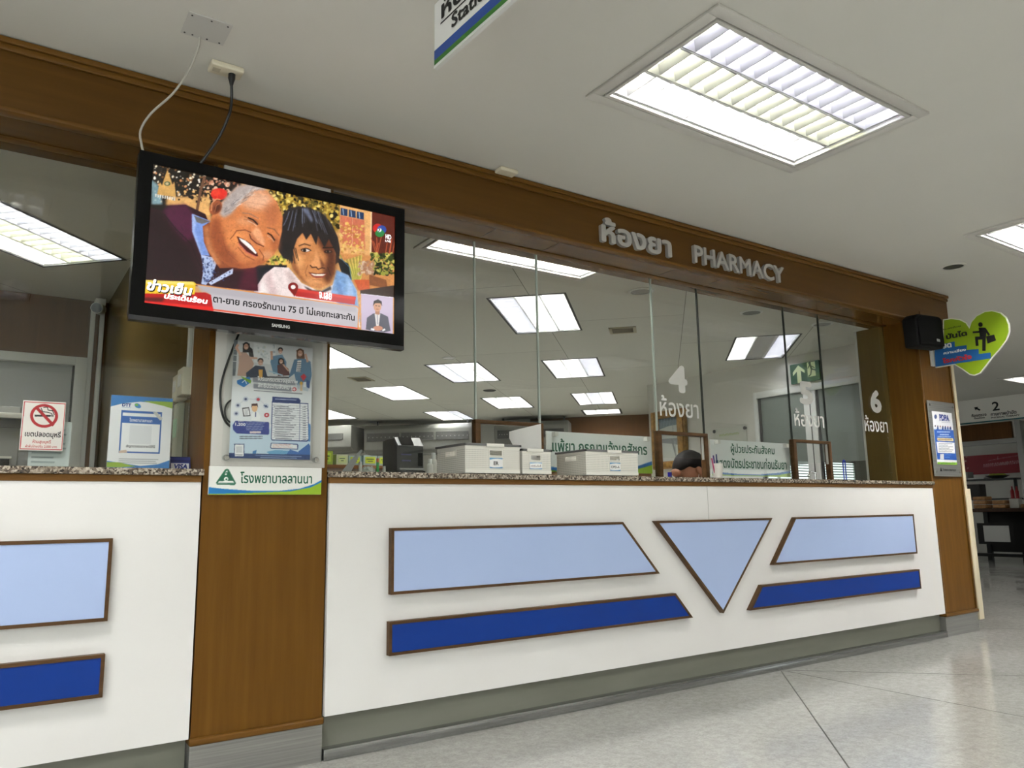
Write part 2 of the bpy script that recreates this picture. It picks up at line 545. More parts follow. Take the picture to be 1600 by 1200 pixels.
# ------------------------------------------------------------------ helpers: printed pictures
class Canvas:
    def __init__(self, w, h, bg=(255, 255, 255), ss=2):
        self.ss = ss; self.w = w * ss; self.h = h * ss
        self.a = np.empty((self.h, self.w, 3)); self.a[:] = np.array(bg) / 255.0
        self.map = lambda x, y: (x, y)
    def quad(self, tl, tr, br, bl):
        """features are given as seen in a slanted view with these corners; they are laid flat on the sheet"""
        src = [tl, tr, br, bl]; dst = [(0, 0), (1, 0), (1, 1), (0, 1)]
        A = []; B = []
        for (x, y), (u, v) in zip(src, dst):
            A.append([x, y, 1, 0, 0, 0, -u * x, -u * y]); B.append(u)
            A.append([0, 0, 0, x, y, 1, -v * x, -v * y]); B.append(v)
        H = np.append(np.linalg.solve(np.array(A, float), np.array(B, float)), 1).reshape(3, 3)
        def f(x, y):
            q = H @ np.array([x, y, 1.0]); return q[0] / q[2], q[1] / q[2]
        self.map = f
    def P(self, pts):
        return np.array([self.map(x, y) for x, y in pts]) * np.array([self.w, self.h])
    def _blend(self, y0, y1, x0, x1, m, col, alpha):
        c = np.array(col) / 255.0
        s = self.a[y0:y1, x0:x1]
        k = (m * alpha)[..., None]
        s[:] = s * (1 - k) + c * k
    def _win(self, p, pad=1):
        x0 = max(int(p[:, 0].min()) - pad, 0); x1 = min(int(p[:, 0].max()) + pad + 1, self.w)
        y0 = max(int(p[:, 1].min()) - pad, 0); y1 = min(int(p[:, 1].max()) + pad + 1, self.h)
        return x0, x1, y0, y1
    def poly(self, pts, col, alpha=1.0, raw=False, soft=0):
        p = np.array(pts, float) if raw else self.P(pts)
        pad = int(soft * 3) + 1
        x0, x1, y0, y1 = self._win(p, pad)
        if x1 <= x0 or y1 <= y0: return
        X, Y = np.meshgrid(np.arange(x0, x1) + .5, np.arange(y0, y1) + .5)
        m = np.zeros(X.shape, bool)
        for (ax, ay), (bx, by) in zip(p, np.roll(p, -1, 0)):
            if ay == by: continue
            m ^= ((ay > Y) != (by > Y)) & (X < (bx - ax) * (Y - ay) / (by - ay) + ax)
        m = m.astype(float)
        if soft:
            k = int(soft)
            for ax in (0, 1):
                for _ in range(2):
                    c = np.cumsum(np.pad(m, [(k + 1, k) if ax == i else (0, 0) for i in (0, 1)], mode='edge'), ax)
                    n = m.shape[ax]
                    hi = np.take(c, np.arange(2 * k + 1, 2 * k + 1 + n), ax); lo = np.take(c, np.arange(0, n), ax)
                    m = (hi - lo) / (2 * k + 1)
        self._blend(y0, y1, x0, x1, m, col, alpha)
    def ell(self, cx, cy, rx, ry, col, alpha=1.0, soft=0.0, rot=0.0):
        t = np.linspace(0, 2 * PI, 40, endpoint=False)
        c, s = math.cos(rot), math.sin(rot)
        pts = [(cx + rx * math.cos(q) * c - ry * math.sin(q) * s, cy + rx * math.cos(q) * s + ry * math.sin(q) * c) for q in t]
        self.poly(pts, col, alpha, soft=soft)
    def line(self, pts, width, col, alpha=1.0):
        pts = [np.array(q, float) for q in pts]
        for a, b in zip(pts, pts[1:]):
            d = b - a; n = np.array([-d[1], d[0]]) / max(np.hypot(*d), 1e-6) * width / 2
            e = d / max(np.hypot(*d), 1e-6) * width * 0.25
            self.poly([a + n - e, b + n + e, b - n + e, a - n - e], col, alpha)
    def rect(self, x0, y0, x1, y1, col, alpha=1.0, soft=0):
        self.poly([(x0, y0), (x1, y0), (x1, y1), (x0, y1)], col, alpha, soft=soft)
    def dots(self, x0, y0, x1, y1, n, r, cols, alpha=1.0, seed=1):
        g = random.Random(seed)
        for _ in range(n):
            q = g.uniform(*r)
            self.ell(g.uniform(x0, x1), g.uniform(y0, y1), q, q * g.uniform(.5, 1.2), g.choice(cols), alpha, rot=g.uniform(0, 3))
    def lines(self, x0, y0, x1, rows, step, h, col, seed=1, ragged=0.3, alpha=.8):
        g = random.Random(seed)
        for k in range(rows):
            e = x1 - (x1 - x0) * g.uniform(0, ragged)
            self.rect(x0, y0 + k * step, e, y0 + k * step + h, col, alpha)
    def grain(self, amount=0.04, blur=1, seed=0):
        a = self.a
        for _ in range(blur):
            a = (np.roll(a, 1, 0) + 2 * a + np.roll(a, -1, 0)) / 4
            a = (np.roll(a, 1, 1) + 2 * a + np.roll(a, -1, 1)) / 4
        g = np.random.RandomState(seed)
        n = 0
        for k in (4, 9, 22):
            q = g.normal(0, 1, (self.h // k + 2, self.w // k + 2, 1))
            n = n + np.repeat(np.repeat(q, k, 0), k, 1)[:self.h, :self.w]
        self.a = np.clip(a * (1 + n * amount), 0, 1)
    def out(self):
        s = self.ss
        return self.a.reshape(self.h // s, s, self.w // s, s, 3).mean((1, 3))

def picture(name, cv, m, parent, pl, w, h, off=0.0008):
    img = cv.out() if isinstance(cv, Canvas) else cv
    H, Wd = img.shape[:2]
    gx = np.linspace(0, w, Wd); gz = np.linspace(h, 0, H)
    X, Z = np.meshgrid(gx, gz)
    o0 = org(parent) if parent is not None else Vector((0, 0, 0))
    b = np.array(pl.o - o0 + pl.n * off); r = np.array(pl.r); u = np.array(pl.u)
    co = b + X[..., None] * r + Z[..., None] * u
    me = bpy.data.meshes.new(name)
    nv = H * Wd; nf = (H - 1) * (Wd - 1)
    me.vertices.add(nv)
    me.vertices.foreach_set('co', co.reshape(-1))
    idx = np.arange(nv).reshape(H, Wd)
    q = np.stack([idx[1:, :-1], idx[1:, 1:], idx[:-1, 1:], idx[:-1, :-1]], -1).reshape(-1)
    me.loops.add(nf * 4)
    me.loops.foreach_set('vertex_index', q.astype(np.int32))
    me.polygons.add(nf)
    me.polygons.foreach_set('loop_start', (np.arange(nf) * 4).astype(np.int32))
    me.update(calc_edges=True)
    at = me.color_attributes.new('ink', 'FLOAT_COLOR', 'POINT')
    at.data.foreach_set('color', np.concatenate([lin(np.clip(img, 0, 1)), np.ones((H, Wd, 1))], -1).reshape(-1).astype(np.float32))
    me.validate()
    return link_mesh(name, me, m, parent)

# ------------------------------------------------------------------ ceiling fixtures: where they hang
# (x, y, turn, opening length, opening width, frame width, frame kind, tube colours front to back, tube brightness, label, group)
HALLG = 'louvred ceiling lights of the hall'
INNG = 'louvred ceiling lights inside the pharmacy'
UNSEEN = 'recessed louvred ceiling light over the waiting hall, beyond the picture'
FIX = [
    (2.568, -1.175, 0, 1.19, 0.555, 0.07, 'wide', 'vyw', TUBE, 'large recessed ceiling light with violet, yellow and white tubes', HALLG),
    (5.61, -1.175, 0, 1.19, 0.555, 0.07, 'wide', 'www', TUBE * 1.35, 'recessed louvred ceiling light cut by the right photo edge, near the round ceiling hole', HALLG),
    (11.78, 1.42, 0, 1.19, 0.555, 0.05, 'wide', 'www', TUBE * 0.3, 'small distant louvred ceiling light below the heart-shaped sign, over the corridor', HALLG),
    (-1.75, 1.30, 45, 1.22, 0.60, 0.015, 'thin', 'www', TUBE_IN * 2.2, 'unseen louvred ceiling light added to brighten the left booth', None),  # extra lamp added out of view to lift the booth's brightness
    (-0.43, -1.175, 0, 1.19, 0.555, 0.07, 'wide', 'www', TUBE, UNSEEN, HALLG),
    (8.65, -2.93, 0, 1.19, 0.555, 0.07, 'wide', 'www', TUBE * 0.9, UNSEEN, HALLG),  # unseen lamp added for more light on the counter's right end
    (8.65, -1.175, 0, 1.19, 0.555, 0.07, 'wide', 'www', TUBE * 1.3, UNSEEN, HALLG),
    (-0.43, -2.93, 0, 1.19, 0.555, 0.07, 'wide', 'www', TUBE, UNSEEN, HALLG),
    (2.568, -2.93, 0, 1.19, 0.555, 0.07, 'wide', 'www', TUBE, UNSEEN, HALLG),
    (5.61, -2.93, 0, 1.19, 0.555, 0.07, 'wide', 'www', TUBE, UNSEEN, HALLG),
    (2.568, -4.7, 0, 1.19, 0.555, 0.07, 'wide', 'www', TUBE, UNSEEN, HALLG),
    (5.61, -4.7, 0, 1.19, 0.555, 0.07, 'wide', 'www', TUBE, UNSEEN, HALLG),
    (2.82, 0.80, 0, 1.25, 0.60, 0.06, 'wide', 'www', TUBE_IN, 'ceiling light parallel to the counter just behind the glass, right of the television top', INNG),
    (0.0, 2.125, 45, 1.22, 0.60, 0.015, 'thin', 'vyw', TUBE_IN, 'louvred ceiling light seen through the left window, left of the television', INNG),
    (3.83, 2.145, 45, 1.25, 0.60, 0.015, 'thin', 'wwv', TUBE_IN, 'largest bright ceiling light behind the glass, in the middle above the printed papers', INNG),
    (4.69, 4.83, 45, 1.25, 0.60, 0.015, 'thin', 'wwv', TUBE_IN, 'ceiling light behind the glass straight above the white baskets, below the round white downlight', INNG),
    (4.69, 6.65, 45, 1.22, 0.57, 0.015, 'thin', 'www', TUBE_IN, 'ceiling light above the receipt printer, right of the square ceiling grille', INNG),
    (6.58, 6.70, 45, 1.22, 0.58, 0.015, 'thin', 'www', TUBE_IN, 'small ceiling light below the dark round downlight, left of the brown back panel', INNG),
    (6.56, 8.48, 45, 1.20, 0.57, 0.015, 'thin', 'vww', TUBE_IN, 'lowest ceiling light, hanging just above the long air conditioner', INNG),
    (5.68, 3.95, 45, 1.20, 0.60, 0.015, 'thin', 'vww', TUBE_IN, 'ceiling light with a violet left strip, left of the number 4 on the glass', INNG),
    (7.49, 5.73, 45, 1.22, 0.58, 0.015, 'thin', 'wvw', TUBE_IN, 'ceiling light above the brown back panel, left of the gilt frame', INNG),
    (8.60, 6.86, 45, 0.60, 0.60, 0.03, 'thin', 'www', TUBE_IN, 'short square ceiling light touching the top of the brown back panel', INNG),
    (6.66, 2.06, 45, 1.20, 0.60, 0.015, 'thin', 'vdw', TUBE_IN, 'ceiling light with its middle strip unlit, above the glass doors', INNG),
    (2.92, 4.78, 45, 1.22, 0.58, 0.015, 'thin', 'www', TUBE_IN, 'ceiling light half hidden by the right wooden edge of the left column, upper one', INNG),
    (4.68, 9.29, 45, 1.20, 0.58, 0.015, 'thin', 'www', TUBE_IN, 'distant ceiling light at the edge of the left column, lower one', INNG),
]

# ------------------------------------------------------------------ structure
ZS = 2.351            # underside of the header
def struct(name, mb, m, smooth=0.0):
    return tag(mb.build(name, m, smooth=smooth), kind='structure')

def hole_quad(f, grow=0.0):
    x, y, a, L, Wd = f[0], f[1], math.radians(f[2]), f[3], f[4]
    c, s = math.cos(a), math.sin(a)
    return [(x + u * (L / 2 + grow) * c - v * (Wd / 2 + grow) * s, y + u * (L / 2 + grow) * s + v * (Wd / 2 + grow) * c) for u, v in ((-1, -1), (1, -1), (1, 1), (-1, 1))]

def in_poly(x, y, P):
    r = False
    for (ax, ay), (bx, by) in zip(P, P[1:] + P[:1]):
        if (ay > y) != (by > y) and x < (bx - ax) * (y - ay) / (by - ay) + ax: r = not r
    return r

def ceiling(name, outline, m):
    bm = bmesh.new()
    vs = [Vector(p) for p in outline]
    fs = [f for f in FIX if in_poly(f[0], f[1], outline)]
    fc = [list(range(len(vs)))]
    for f in fs:
        k = len(vs); vs += [Vector(p) for p in hole_quad(f)]; fc.append([k, k + 1, k + 2, k + 3])
    V, E, F, *_ = delaunay_2d_cdt(vs, [], fc, 0, 1e-6)
    B = [bm.verts.new((p[0], p[1], ZC)) for p in V]
    for t in F:
        cx = sum(V[i][0] for i in t) / 3; cy = sum(V[i][1] for i in t) / 3
        if in_poly(cx, cy, outline) and not any(in_poly(cx, cy, hole_quad(f)) for f in fs):
            g = bm.faces.new([B[i] for i in t])
            g.normal_update()
            if g.normal.z > 0: g.normal_flip()
    me = bpy.data.meshes.new(name)
    bm.to_mesh(me); bm.free()
    return tag(link_mesh(name, me, m), kind='structure')

ceiling('ceiling', [(-3.2, -6.5), (16, -6.5), (16, 6), (9.7, 6), (9.7, 4.4), (7.4, 4.4), (7.4, 1.25), (6.05, 0.42), (6.05, 0.15), (-3.2, 0.15)], M_CEIL)
ceiling('ceiling', [(-3.2, 0.15), (6.05, 0.15), (6.05, 0.42), (7.4, 1.25), (7.4, 4.4), (9.7, 4.4), (9.7, 12.5), (-3.2, 12.5)], M_BOARD)
struct('floor', MB().box(-3.2, 16, -6.5, 12.5, -0.1, 0), M_FLOOR)

def wall(name, p0, p1, z0, z1, th, m):
    a = Vector((p0[0], p0[1], 0)); b = Vector((p1[0], p1[1], 0))
    n = Vector((-(b - a).y, (b - a).x, 0)).normalized() * th
    return struct(name, MB().prism([tuple(q[:2]) for q in (a, b, b + n, a + n)], (z0, z1), 'z'), m)

wall('wall_left', (-3.2, 3.7), (-3.2, -6.5), 0, ZC, -0.1, M_HALLW)
wall('wall_hall_back', (-3.2, -6.5), (16, -6.5), 0, ZC, -0.1, M_HALLW)
wall('wall_far_right', (16, -6.5), (16, 6), 0, ZC, -0.1, M_HALLW)
wall('wall_corridor_back', (16, 6.0), (8.95, 6.0), 0, ZC, -0.1, M_HALLW)
# daylit windows of the hall, the left ones added unseen to brighten it, and one at the end of the corridor
def day_mat(name, s):
    m = bpy.data.materials.new(name); m.use_nodes = True
    _b = m.node_tree.nodes['Principled BSDF']
    _b.inputs['Base Color'].default_value = (0.6, 0.65, 0.65, 1); _b.inputs['Roughness'].default_value = 0.2
    _b.inputs['Emission Color'].default_value = (0.95, 1.0, 0.98, 1); _b.inputs['Emission Strength'].default_value = s
    return m
M_DAY = day_mat('added_daylit_pane', DAY); M_DAYD = day_mat('shaded_daylit_pane', 1.6)
def day_window(name, x0, x1, y0, y1, z0, z1, m=None):
    along = 'x' if x1 - x0 > y1 - y0 else 'y'
    o = struct(name, MB().box(x0, x1, y0, y1, z0, z1), m or M_DAY)
    f = MB(); e = 0.05
    a0, a1 = (x0, x1) if along == 'x' else (y0, y1)
    n = max(2, round((a1 - a0) / 1.1))
    for k in range(n + 1):
        q = a0 + (a1 - a0) * k / n
        if along == 'x': f.box(q - .03, q + .03, y0 - .03, y1 + .03, z0 - e, z1 + e)
        else: f.box(x0 - .03, x1 + .03, q - .03, q + .03, z0 - e, z1 + e)
    for z in (z0 - e, z1):
        if along == 'x': f.box(a0, a1, y0 - .03, y1 + .03, z, z + e)
        else: f.box(x0 - .03, x1 + .03, a0, a1, z, z + e)
    f.build('window_frame', M_ALU, o, 0)
    return o
day_window('fill_window_back', -2.9, -0.5, -6.497, -6.48, 0.95, 2.3)  # glowing pane added behind the camera to light the counter front
day_window('fill_window_side', -3.197, -3.18, -5.9, -2.6, 0.95, 2.3)  # unseen glowing pane added as side fill, clear of the glass reflections
day_window('window_12', 11.0, 15.0, -6.497, -6.48, 0.9, 1.7, M_DAYD)
w14 = day_window('window_13', 9.6, 14.4, 5.98, 5.997, 1.2, 1.8, M_DAYD)
sl = MB()
for k in range(12): sl.box(9.6, 14.4, 5.955, 5.962, 1.21 + k * 0.05, 1.228 + k * 0.05)
sl.build('blind_slats', M_ALU, w14, 0)
# back wall of the left booth: brown panelling round an aluminium opening
wb = MB().box(-3.2, -0.35, 3.55, 3.65, 0, ZC).box(0.58, 0.70, 3.55, 3.65, 0, ZC).box(-0.35, 0.58, 3.55, 3.65, 2.14, ZC)
struct('wall_back', wb, M_BROWN)
struct('wall_booth_side', MB().box(0.701, 0.80, 0.481, 6.4, 0, ZC).box(0.701, 0.80, 0.285, 0.481, 0, ZS), M_OLIVE)
wall('wall_pharmacy_left', (0.72, 6.3), (5.5, 11.08), 0, ZC, 0.1, M_WALL)
wall('wall_pharmacy_back', (5.4, 11.1), (8.1, 8.26), 0, ZC, 0.1, M_WALL)
wall('wall_pharmacy_back', (8.1, 8.26), (9.6, 6.68), 0, ZC, 0.1, M_BROWN)
wall('wall_pharmacy_corner', (7.3, 4.42), (9.6, 6.72), 0, ZC, -0.1, M_WALL)
# right wall of the pharmacy, with the glass doors in it
wr = MB().box(7.35, 7.45, 2.74, 4.45, 0, ZC).box(7.35, 7.45, 1.25, 2.74, 2.26, ZC)
struct('wall_right', wr, M_WALL)
wall('wall_corner_return', (6.05, 0.44), (7.42, 1.26), 0, ZC, -0.08, M_WALL)

# header over the windows: wide fascia, satin band, mouldings
struct('wall_front', MB().box(-3.2, 6.31, 0.0, 0.36, ZS, ZC), M_WOODS)
struct('trim_1', MB().box(-3.2, 6.31, -0.03, 0.0, 2.336, ZC - 0.002), M_WOODH)
tr = MB()
tr.box(-3.2, 6.31, -0.052, -0.03, 2.574, ZC - 0.004, 0.004)
tr.box(-3.2, 6.31, -0.044, -0.03, 2.548, 2.574, 0.006)
struct('trim_2', tr, M_MOULD, 0.5)
struct('trim_3', MB().box(-3.2, 6.31, -0.044, 0.012, 2.326, 2.344, 0.006), M_MOULD, 0.5)
for k, (x0, x1) in enumerate(((-3.2, 0.678), (1.162, 5.841))):
    struct('trim_4', MB().box(x0, x1, YG - 0.06, YG - 0.006, ZS - 0.005, ZS - 0.0005, 0.002), M_MOULD, 0.5)
jb = MB()
for x in (-1.2, -0.35, 2.046, 2.448, 3.32, 3.728, 4.611, 5.018):
    jb.box(x - 0.0025, x + 0.0025, 0.013, YG - 0.062, ZS - 0.0012, ZS)
struct('trim_5', jb, M_EDGE)
# floor joints
fj = MB()
def joint(a, b, w):
    a = Vector((*a, 0)); b = Vector((*b, 0)); d = (b - a).normalized(); n = Vector((-d.y, d.x, 0)) * w / 2
    fj.prism([tuple(q[:2]) for q in (a - n, b - n, b + n, a + n)], (-0.001, 0.0006), 'z')
joint((3.93, -0.02), (0.5, -3.4), 0.006)
joint((3.97, -0.02), (5.6, -1.72), 0.004)
joint((3.95, -0.02), (3.86, -3.4), 0.004)
joint((6.4, 0.05), (8.8, -2.2), 0.004)
struct('trim_6', fj, mat('joint_dark', (70, 68, 64), 0.6))

# ------------------------------------------------------------------ columns
def column(label, x0, x1, depth):
    t = thing('column', label, 'column', (x0, 0, 0))
    MB().box(x0, x1, 0.0, depth, 0.16, ZS).build('wood_cladding', M_WOOD, t, 0)
    MB().box(x0 - 0.002, x1 + 0.002, -0.004, depth, 0.0, 0.137).build('steel_base', M_STEEL, t, 0)
    MB().box(x0 - 0.006, x1 + 0.006, -0.016, depth, 0.137, 0.163, 0.008, 3).build('base_moulding', M_MOULD, t)
    return t
cl = column('left wood-clad column with steel base, under the television', 0.679, 1.161, 0.284)
cr = column('right wood-clad column with steel base, under the black loudspeaker', 5.842, 6.312, 0.44)
MB().box(5.842, 5.866, -0.008, 0.0, 0.165, ZS - 0.001, 0.002).build('edge_lipping', M_MOULD, cr)
MB().box(6.29, 6.312, -0.008, 0.0, 0.165, ZS - 0.001, 0.002).build('edge_lipping', M_MOULD, cr)
MB().box(6.313, 6.35, -0.012, 0.44, 1.06, ZC - 0.003, 0.003).build('corner_trim', M_CREAM, cr)
MB().box(6.313, 6.385, -0.016, 0.44, 0.08, 1.06, 0.003).build('corner_trim', M_CREAM, cr)
MB().box(5.822, 5.8405, 0.25, 0.47, ZT + 0.001, ZS - 0.001).build('side_lining', M_OLIVE, cr, 0)
MB().box(5.815, 5.8405, 0.4702, 0.485, ZT + 0.001, ZS - 0.001).build('lining_edge', M_ALU, cr, 0)

# ------------------------------------------------------------------ counters
def inset(pts, d):
    c = Vector((sum(p[0] for p in pts) / len(pts), sum(p[1] for p in pts) / len(pts)))
    n = len(pts); out = []
    area = sum(pts[i][0] * pts[(i + 1) % n][1] - pts[(i + 1) % n][0] * pts[i][1] for i in range(n))
    sg = 1 if area > 0 else -1
    L = []
    for i in range(n):
        a = Vector(pts[i]); b = Vector(pts[(i + 1) % n]); e = (b - a).normalized()
        L.append((a + Vector((-e.y, e.x)) * d * sg, e))
    for i in range(n):
        (p, e), (q, f) = L[i - 1], L[i]
        den = e.x * f.y - e.y * f.x
        t = ((q - p).x * f.y - (q - p).y * f.x) / den
        out.append(tuple(p + e * t))
    return out

def board(parent, pts, m):
    o = MB().prism(pts, (-0.036, -0.0102), 'y').build('decorative_board', m, parent, 0)
    rim = MB()
    ins = inset(pts, 0.011)
    out = inset(pts, -0.0008)
    n = len(pts)
    for i in range(n):
        j = (i + 1) % n
        a, b, c, d = out[i], out[j], ins[j], ins[i]
        rim.prism([a, b, c, d], (-0.0385, -0.0104), 'y')
    r = rim.build('edge_strip', M_EDGE, o, 0)
    r['label'] = 'dark wooden edge strip'
    return o

def counter(label, x0, x1):
    t = thing('service_counter', label, 'counter', (x0, 0, 0))
    MB().box(x0, x1, -0.01, 0.012, 0.164, 1.0635).build('front_panel', M_WHITE, t, 0)
    MB().box(x0, x1, 0.0125, 0.52, 0.168, 1.087).build('carcass', mat('carcass', (120, 100, 78), 0.6), t, 0)
    MB().box(x0, x1, 0.036, 0.0505, 0.02, 0.165).build('kick_board', M_KICK, t, 0)
    MB().box(x0, x1, -0.012, 0.034, 0.0, 0.043, 0.002).build('steel_skirting', M_POLISH, t)
    MB().box(x0, x1, -0.014, 0.012, 1.0645, 1.0875, 0.002).build('wooden_rail', M_TRIMW, t)
    return t
ca = counter('white counter front left of the wooden column, blue boards cut by photo edge', -3.19, 0.671)
cb = counter('long white counter front with blue boards and one blue triangle', 1.169, 5.835)
board(cb, [(1.435, 0.607), (2.973, 0.607), (2.731, 0.877), (1.435, 0.877)], M_LBLUE)
board(cb, [(1.429, 0.365), (3.203, 0.365), (3.084, 0.498), (1.429, 0.498)], M_DBLUE)
board(cb, [(3.447, 0.367), (3.924, 0.877), (2.962, 0.877)], M_LBLUE)
board(cb, [(3.905, 0.605), (5.490, 0.605), (5.490, 0.877), (4.145, 0.877)], M_LBLUE)
board(cb, [(3.673, 0.364), (5.495, 0.364), (5.495, 0.495), (3.789, 0.495)], M_DBLUE)
board(ca, [(-2.4, 0.595), (0.385, 0.595), (0.385, 0.868), (-2.4, 0.868)], M_LBLUE)
board(ca, [(-2.4, 0.350), (0.385, 0.350), (0.385, 0.487), (-2.4, 0.487)], M_DBLUE)
MB().box(3.402, 3.404, -0.0106, -0.0099, 0.878, 1.0635).build('panel_joint', mat('joint_grey', (150, 148, 144), 0.6), cb, 0)
for x, label in ((-3.19, 'granite countertop left of the wooden column, under the no smoking notice'), (1.165, 'long granite countertop under the pharmacy window, with white baskets on it')):
    tag(MB().box(x, 0.677 if x < 0 else 5.838, -0.032, 0.62, 1.088, ZT, 0.003).build('countertop', M_GRANITE, None, base=(x, 0, 1.088)), label, 'countertop')

# ------------------------------------------------------------------ glass
def pane(name, x0, x1, seal_r=True, dark=False, z0=ZT):
    o = struct(name, MB().box(x0 + 0.002, x1 - 0.002, YG - 0.004, YG + 0.004, z0 + 0.0005, ZS - 0.0005), M_GLASS)
    if seal_r:
        MB().box(x1 - 0.0045, x1 + 0.0045, YG - 0.0055, YG + 0.0055, z0 + 0.0005, ZS - 0.001).build('edge_seal', M_SEALD if dark else M_SEAL, o, 0)
    return o
pane('window_1', -3.1, 0.675, False)
ZH = 1.385
pane('window_2', 1.164, 2.046)
pane('window_3', 2.046, 2.448, True, False, ZH)
pane('window_4', 2.448, 3.32)
pane('window_5', 3.32, 3.728, True, True, ZH)
pane('window_6', 3.728, 4.611, True, True)
pane('window_7', 4.611, 5.018, True, True, ZH)
pane('window_8', 5.018, 5.818, False)

def hatch(label, x0, x1):
    t = thing('hatch_frame', label, 'frame', (x0, YG, ZT), group='wooden hatch frames in the glass')
    MB().box(x0 - 0.012, x0 + 0.018, YG - 0.02, YG + 0.02, ZT + 0.0005, ZH - 0.001, 0.002).build('post', M_EDGE, t)
    MB().box(x1 - 0.018, x1 + 0.012, YG - 0.02, YG + 0.02, ZT + 0.0005, ZH - 0.001, 0.002).build('post', M_EDGE, t)
    MB().box(x0 - 0.012, x1 + 0.012, YG - 0.02, YG + 0.02, ZH - 0.002, ZH + 0.018, 0.002).build('top_rail', M_EDGE, t)
    MB().box(x0 + 0.02, x1 - 0.02, YG - 0.003, YG + 0.003, 1.245, ZH - 0.003).build('sliding_glass', M_GLASS, t, 0)
    MB().box(x0 + 0.0185, x0 + 0.0225, YG - 0.008, YG + 0.008, 1.24, ZH - 0.004).build('runner', M_ALU, t, 0)
    MB().box(x1 - 0.0225, x1 - 0.0185, YG - 0.008, YG + 0.008, 1.24, ZH - 0.004).build('runner', M_ALU, t, 0)
    return t
hatch('wooden hatch frame in the glass behind the ER basket', 2.046, 2.448)
hatch('wooden hatch frame below the number 4, with a person behind it', 3.32, 3.728)
hatch('wooden hatch frame below the number 5, right of the insurance patients sign', 4.611, 5.018)

# glass doors in the right wall of the pharmacy
d = tag(MB().box(7.34, 7.46, 2.69, 2.74, 0, 2.262, 0.004).build('door_1', M_ALU), kind='structure')
MB().box(7.335, 7.465, 1.25, 2.69, 2.19, 2.262, 0.004).build('door_rail', M_ALU, d)
MB().box(7.345, 7.40, 1.93, 2.08, 0, 2.19, 0.004).build('meeting_stile', M_ALU, d)
MB().box(7.342, 7.344, 1.995, 2.005, 0, 2.19).build('stile_gap', M_FRAMED, d, 0)
MB().box(7.345, 7.40, 1.25, 1.32, 0, 2.19, 0.004).build('stile', M_ALU, d)
MB().box(7.366, 7.374, 2.08, 2.69, 1.40, 2.19).build('filmed_pane', M_FILM, d, 0)
MB().box(7.366, 7.374, 2.08, 2.69, 0.0, 1.399).build('clear_pane', M_DOORGL, d, 0)
MB().box(7.366, 7.374, 1.32, 1.93, 1.40, 2.19).build('filmed_pane', M_FILM, d, 0)
MB().box(7.366, 7.374, 1.32, 1.93, 0.0, 1.399).build('clear_pane', M_DOORGL, d, 0)
MB().box(7.36, 7.38, 2.655, 2.69, 0.0, 2.19).build('door_gasket', M_FRAMED, d, 0)
MB().box(7.36, 7.38, 1.905, 1.93, 0.0, 2.19).build('door_gasket', M_FRAMED, d, 0)
# aluminium framed opening in the back wall of the left booth
w = tag(MB().box(0.505, 0.585, 3.50, 3.66, 0, 2.145, 0.004).build('window_9', M_ALU), kind='structure')
MB().box(-0.35, 0.505, 3.50, 3.66, 2.08, 2.145, 0.004).build('head_rail', M_ALU, w)
MB().box(0.492, 0.505, 3.53, 3.62, 0, 2.08).build('gasket', M_FRAMED, w, 0)
MB().box(-0.35, 0.492, 3.566, 3.574, 0, 2.078).build('pane', mat('lit_room_pane', (178, 180, 180), 0.3), w, 0)  # brightness of the room behind, painted as an opaque pale pane
struct('wall_store', MB().box(-1.2, 1.2, 4.6, 4.7, 0, ZC).box(1.1, 1.2, 3.66, 4.6, 0, ZC).box(-1.3, -1.2, 3.66, 4.7, 0, ZC), M_WALL)

# ------------------------------------------------------------------ ceiling fixtures
TUBEM = {}
def tube_mat(c, s):
    s = s * {'w': 1.0, 'v': 0.24, 'y': 0.2}[c]
    k = (c, round(s, 2))
    if k not in TUBEM:
        col = {'w': (1.0, 0.985, 0.94), 'v': (0.86, 0.86, 1.0), 'y': (0.98, 1.0, 0.66)}[c]
        m = bpy.data.materials.new('tube_' + {'w': 'white', 'v': 'cool', 'y': 'yellow'}[c])
        m.use_nodes = True
        n, l, b = nodes(m)
        b.inputs['Base Color'].default_value = (0.8, 0.8, 0.8, 1)
        b.inputs['Emission Color'].default_value = (*col, 1)
        b.inputs['Emission Strength'].default_value = s
        TUBEM[k] = m
    return TUBEM[k]
M_LOUV = mat('louvre_aluminium', (178, 178, 180), 0.4, 0.35, 0.5)
M_LOUVW = mat('louvre_white', (230, 230, 230), 0.4)
M_HOUS = mat('housing_white', (232, 232, 230), 0.4)
LMESH = {}
def louvre_mesh(L, w, m):
    k = (round(L, 3), round(w, 3), m.name)
    if k not in LMESH:
        mb = MB()
        n = max(6, round(L / 0.082)); p = L / n
        for i in range(n + 1):
            x = -L / 2 + i * p
            a, b = 0.017, 0.002
            if i in (0, n): a = 0.008
            mb.prism([(x - a, 0.046), (x - b, 0.008), (x + b, 0.008), (x + a, 0.046)], (-w / 2 + 0.004, w / 2 - 0.004), 'y')
        for s in (-1, 1):
            y = s * (w / 2 - 0.004)
            mb.prism([(y - 0.002, 0.004), (y + 0.002, 0.004), (y + s * -0.008 + 0.001, 0.05), (y + s * -0.012, 0.05)] if s > 0 else [(y - 0.002, 0.004), (y + 0.002, 0.004), (y + 0.012, 0.05), (y + 0.008 - 0.001, 0.05)], (-L / 2, L / 2), 'x')
        me = bpy.data.meshes.new('louvre')
        mb.bm.to_mesh(me); mb.bm.free()
        me.materials.append(m)
        LMESH[k] = me
    return LMESH[k]
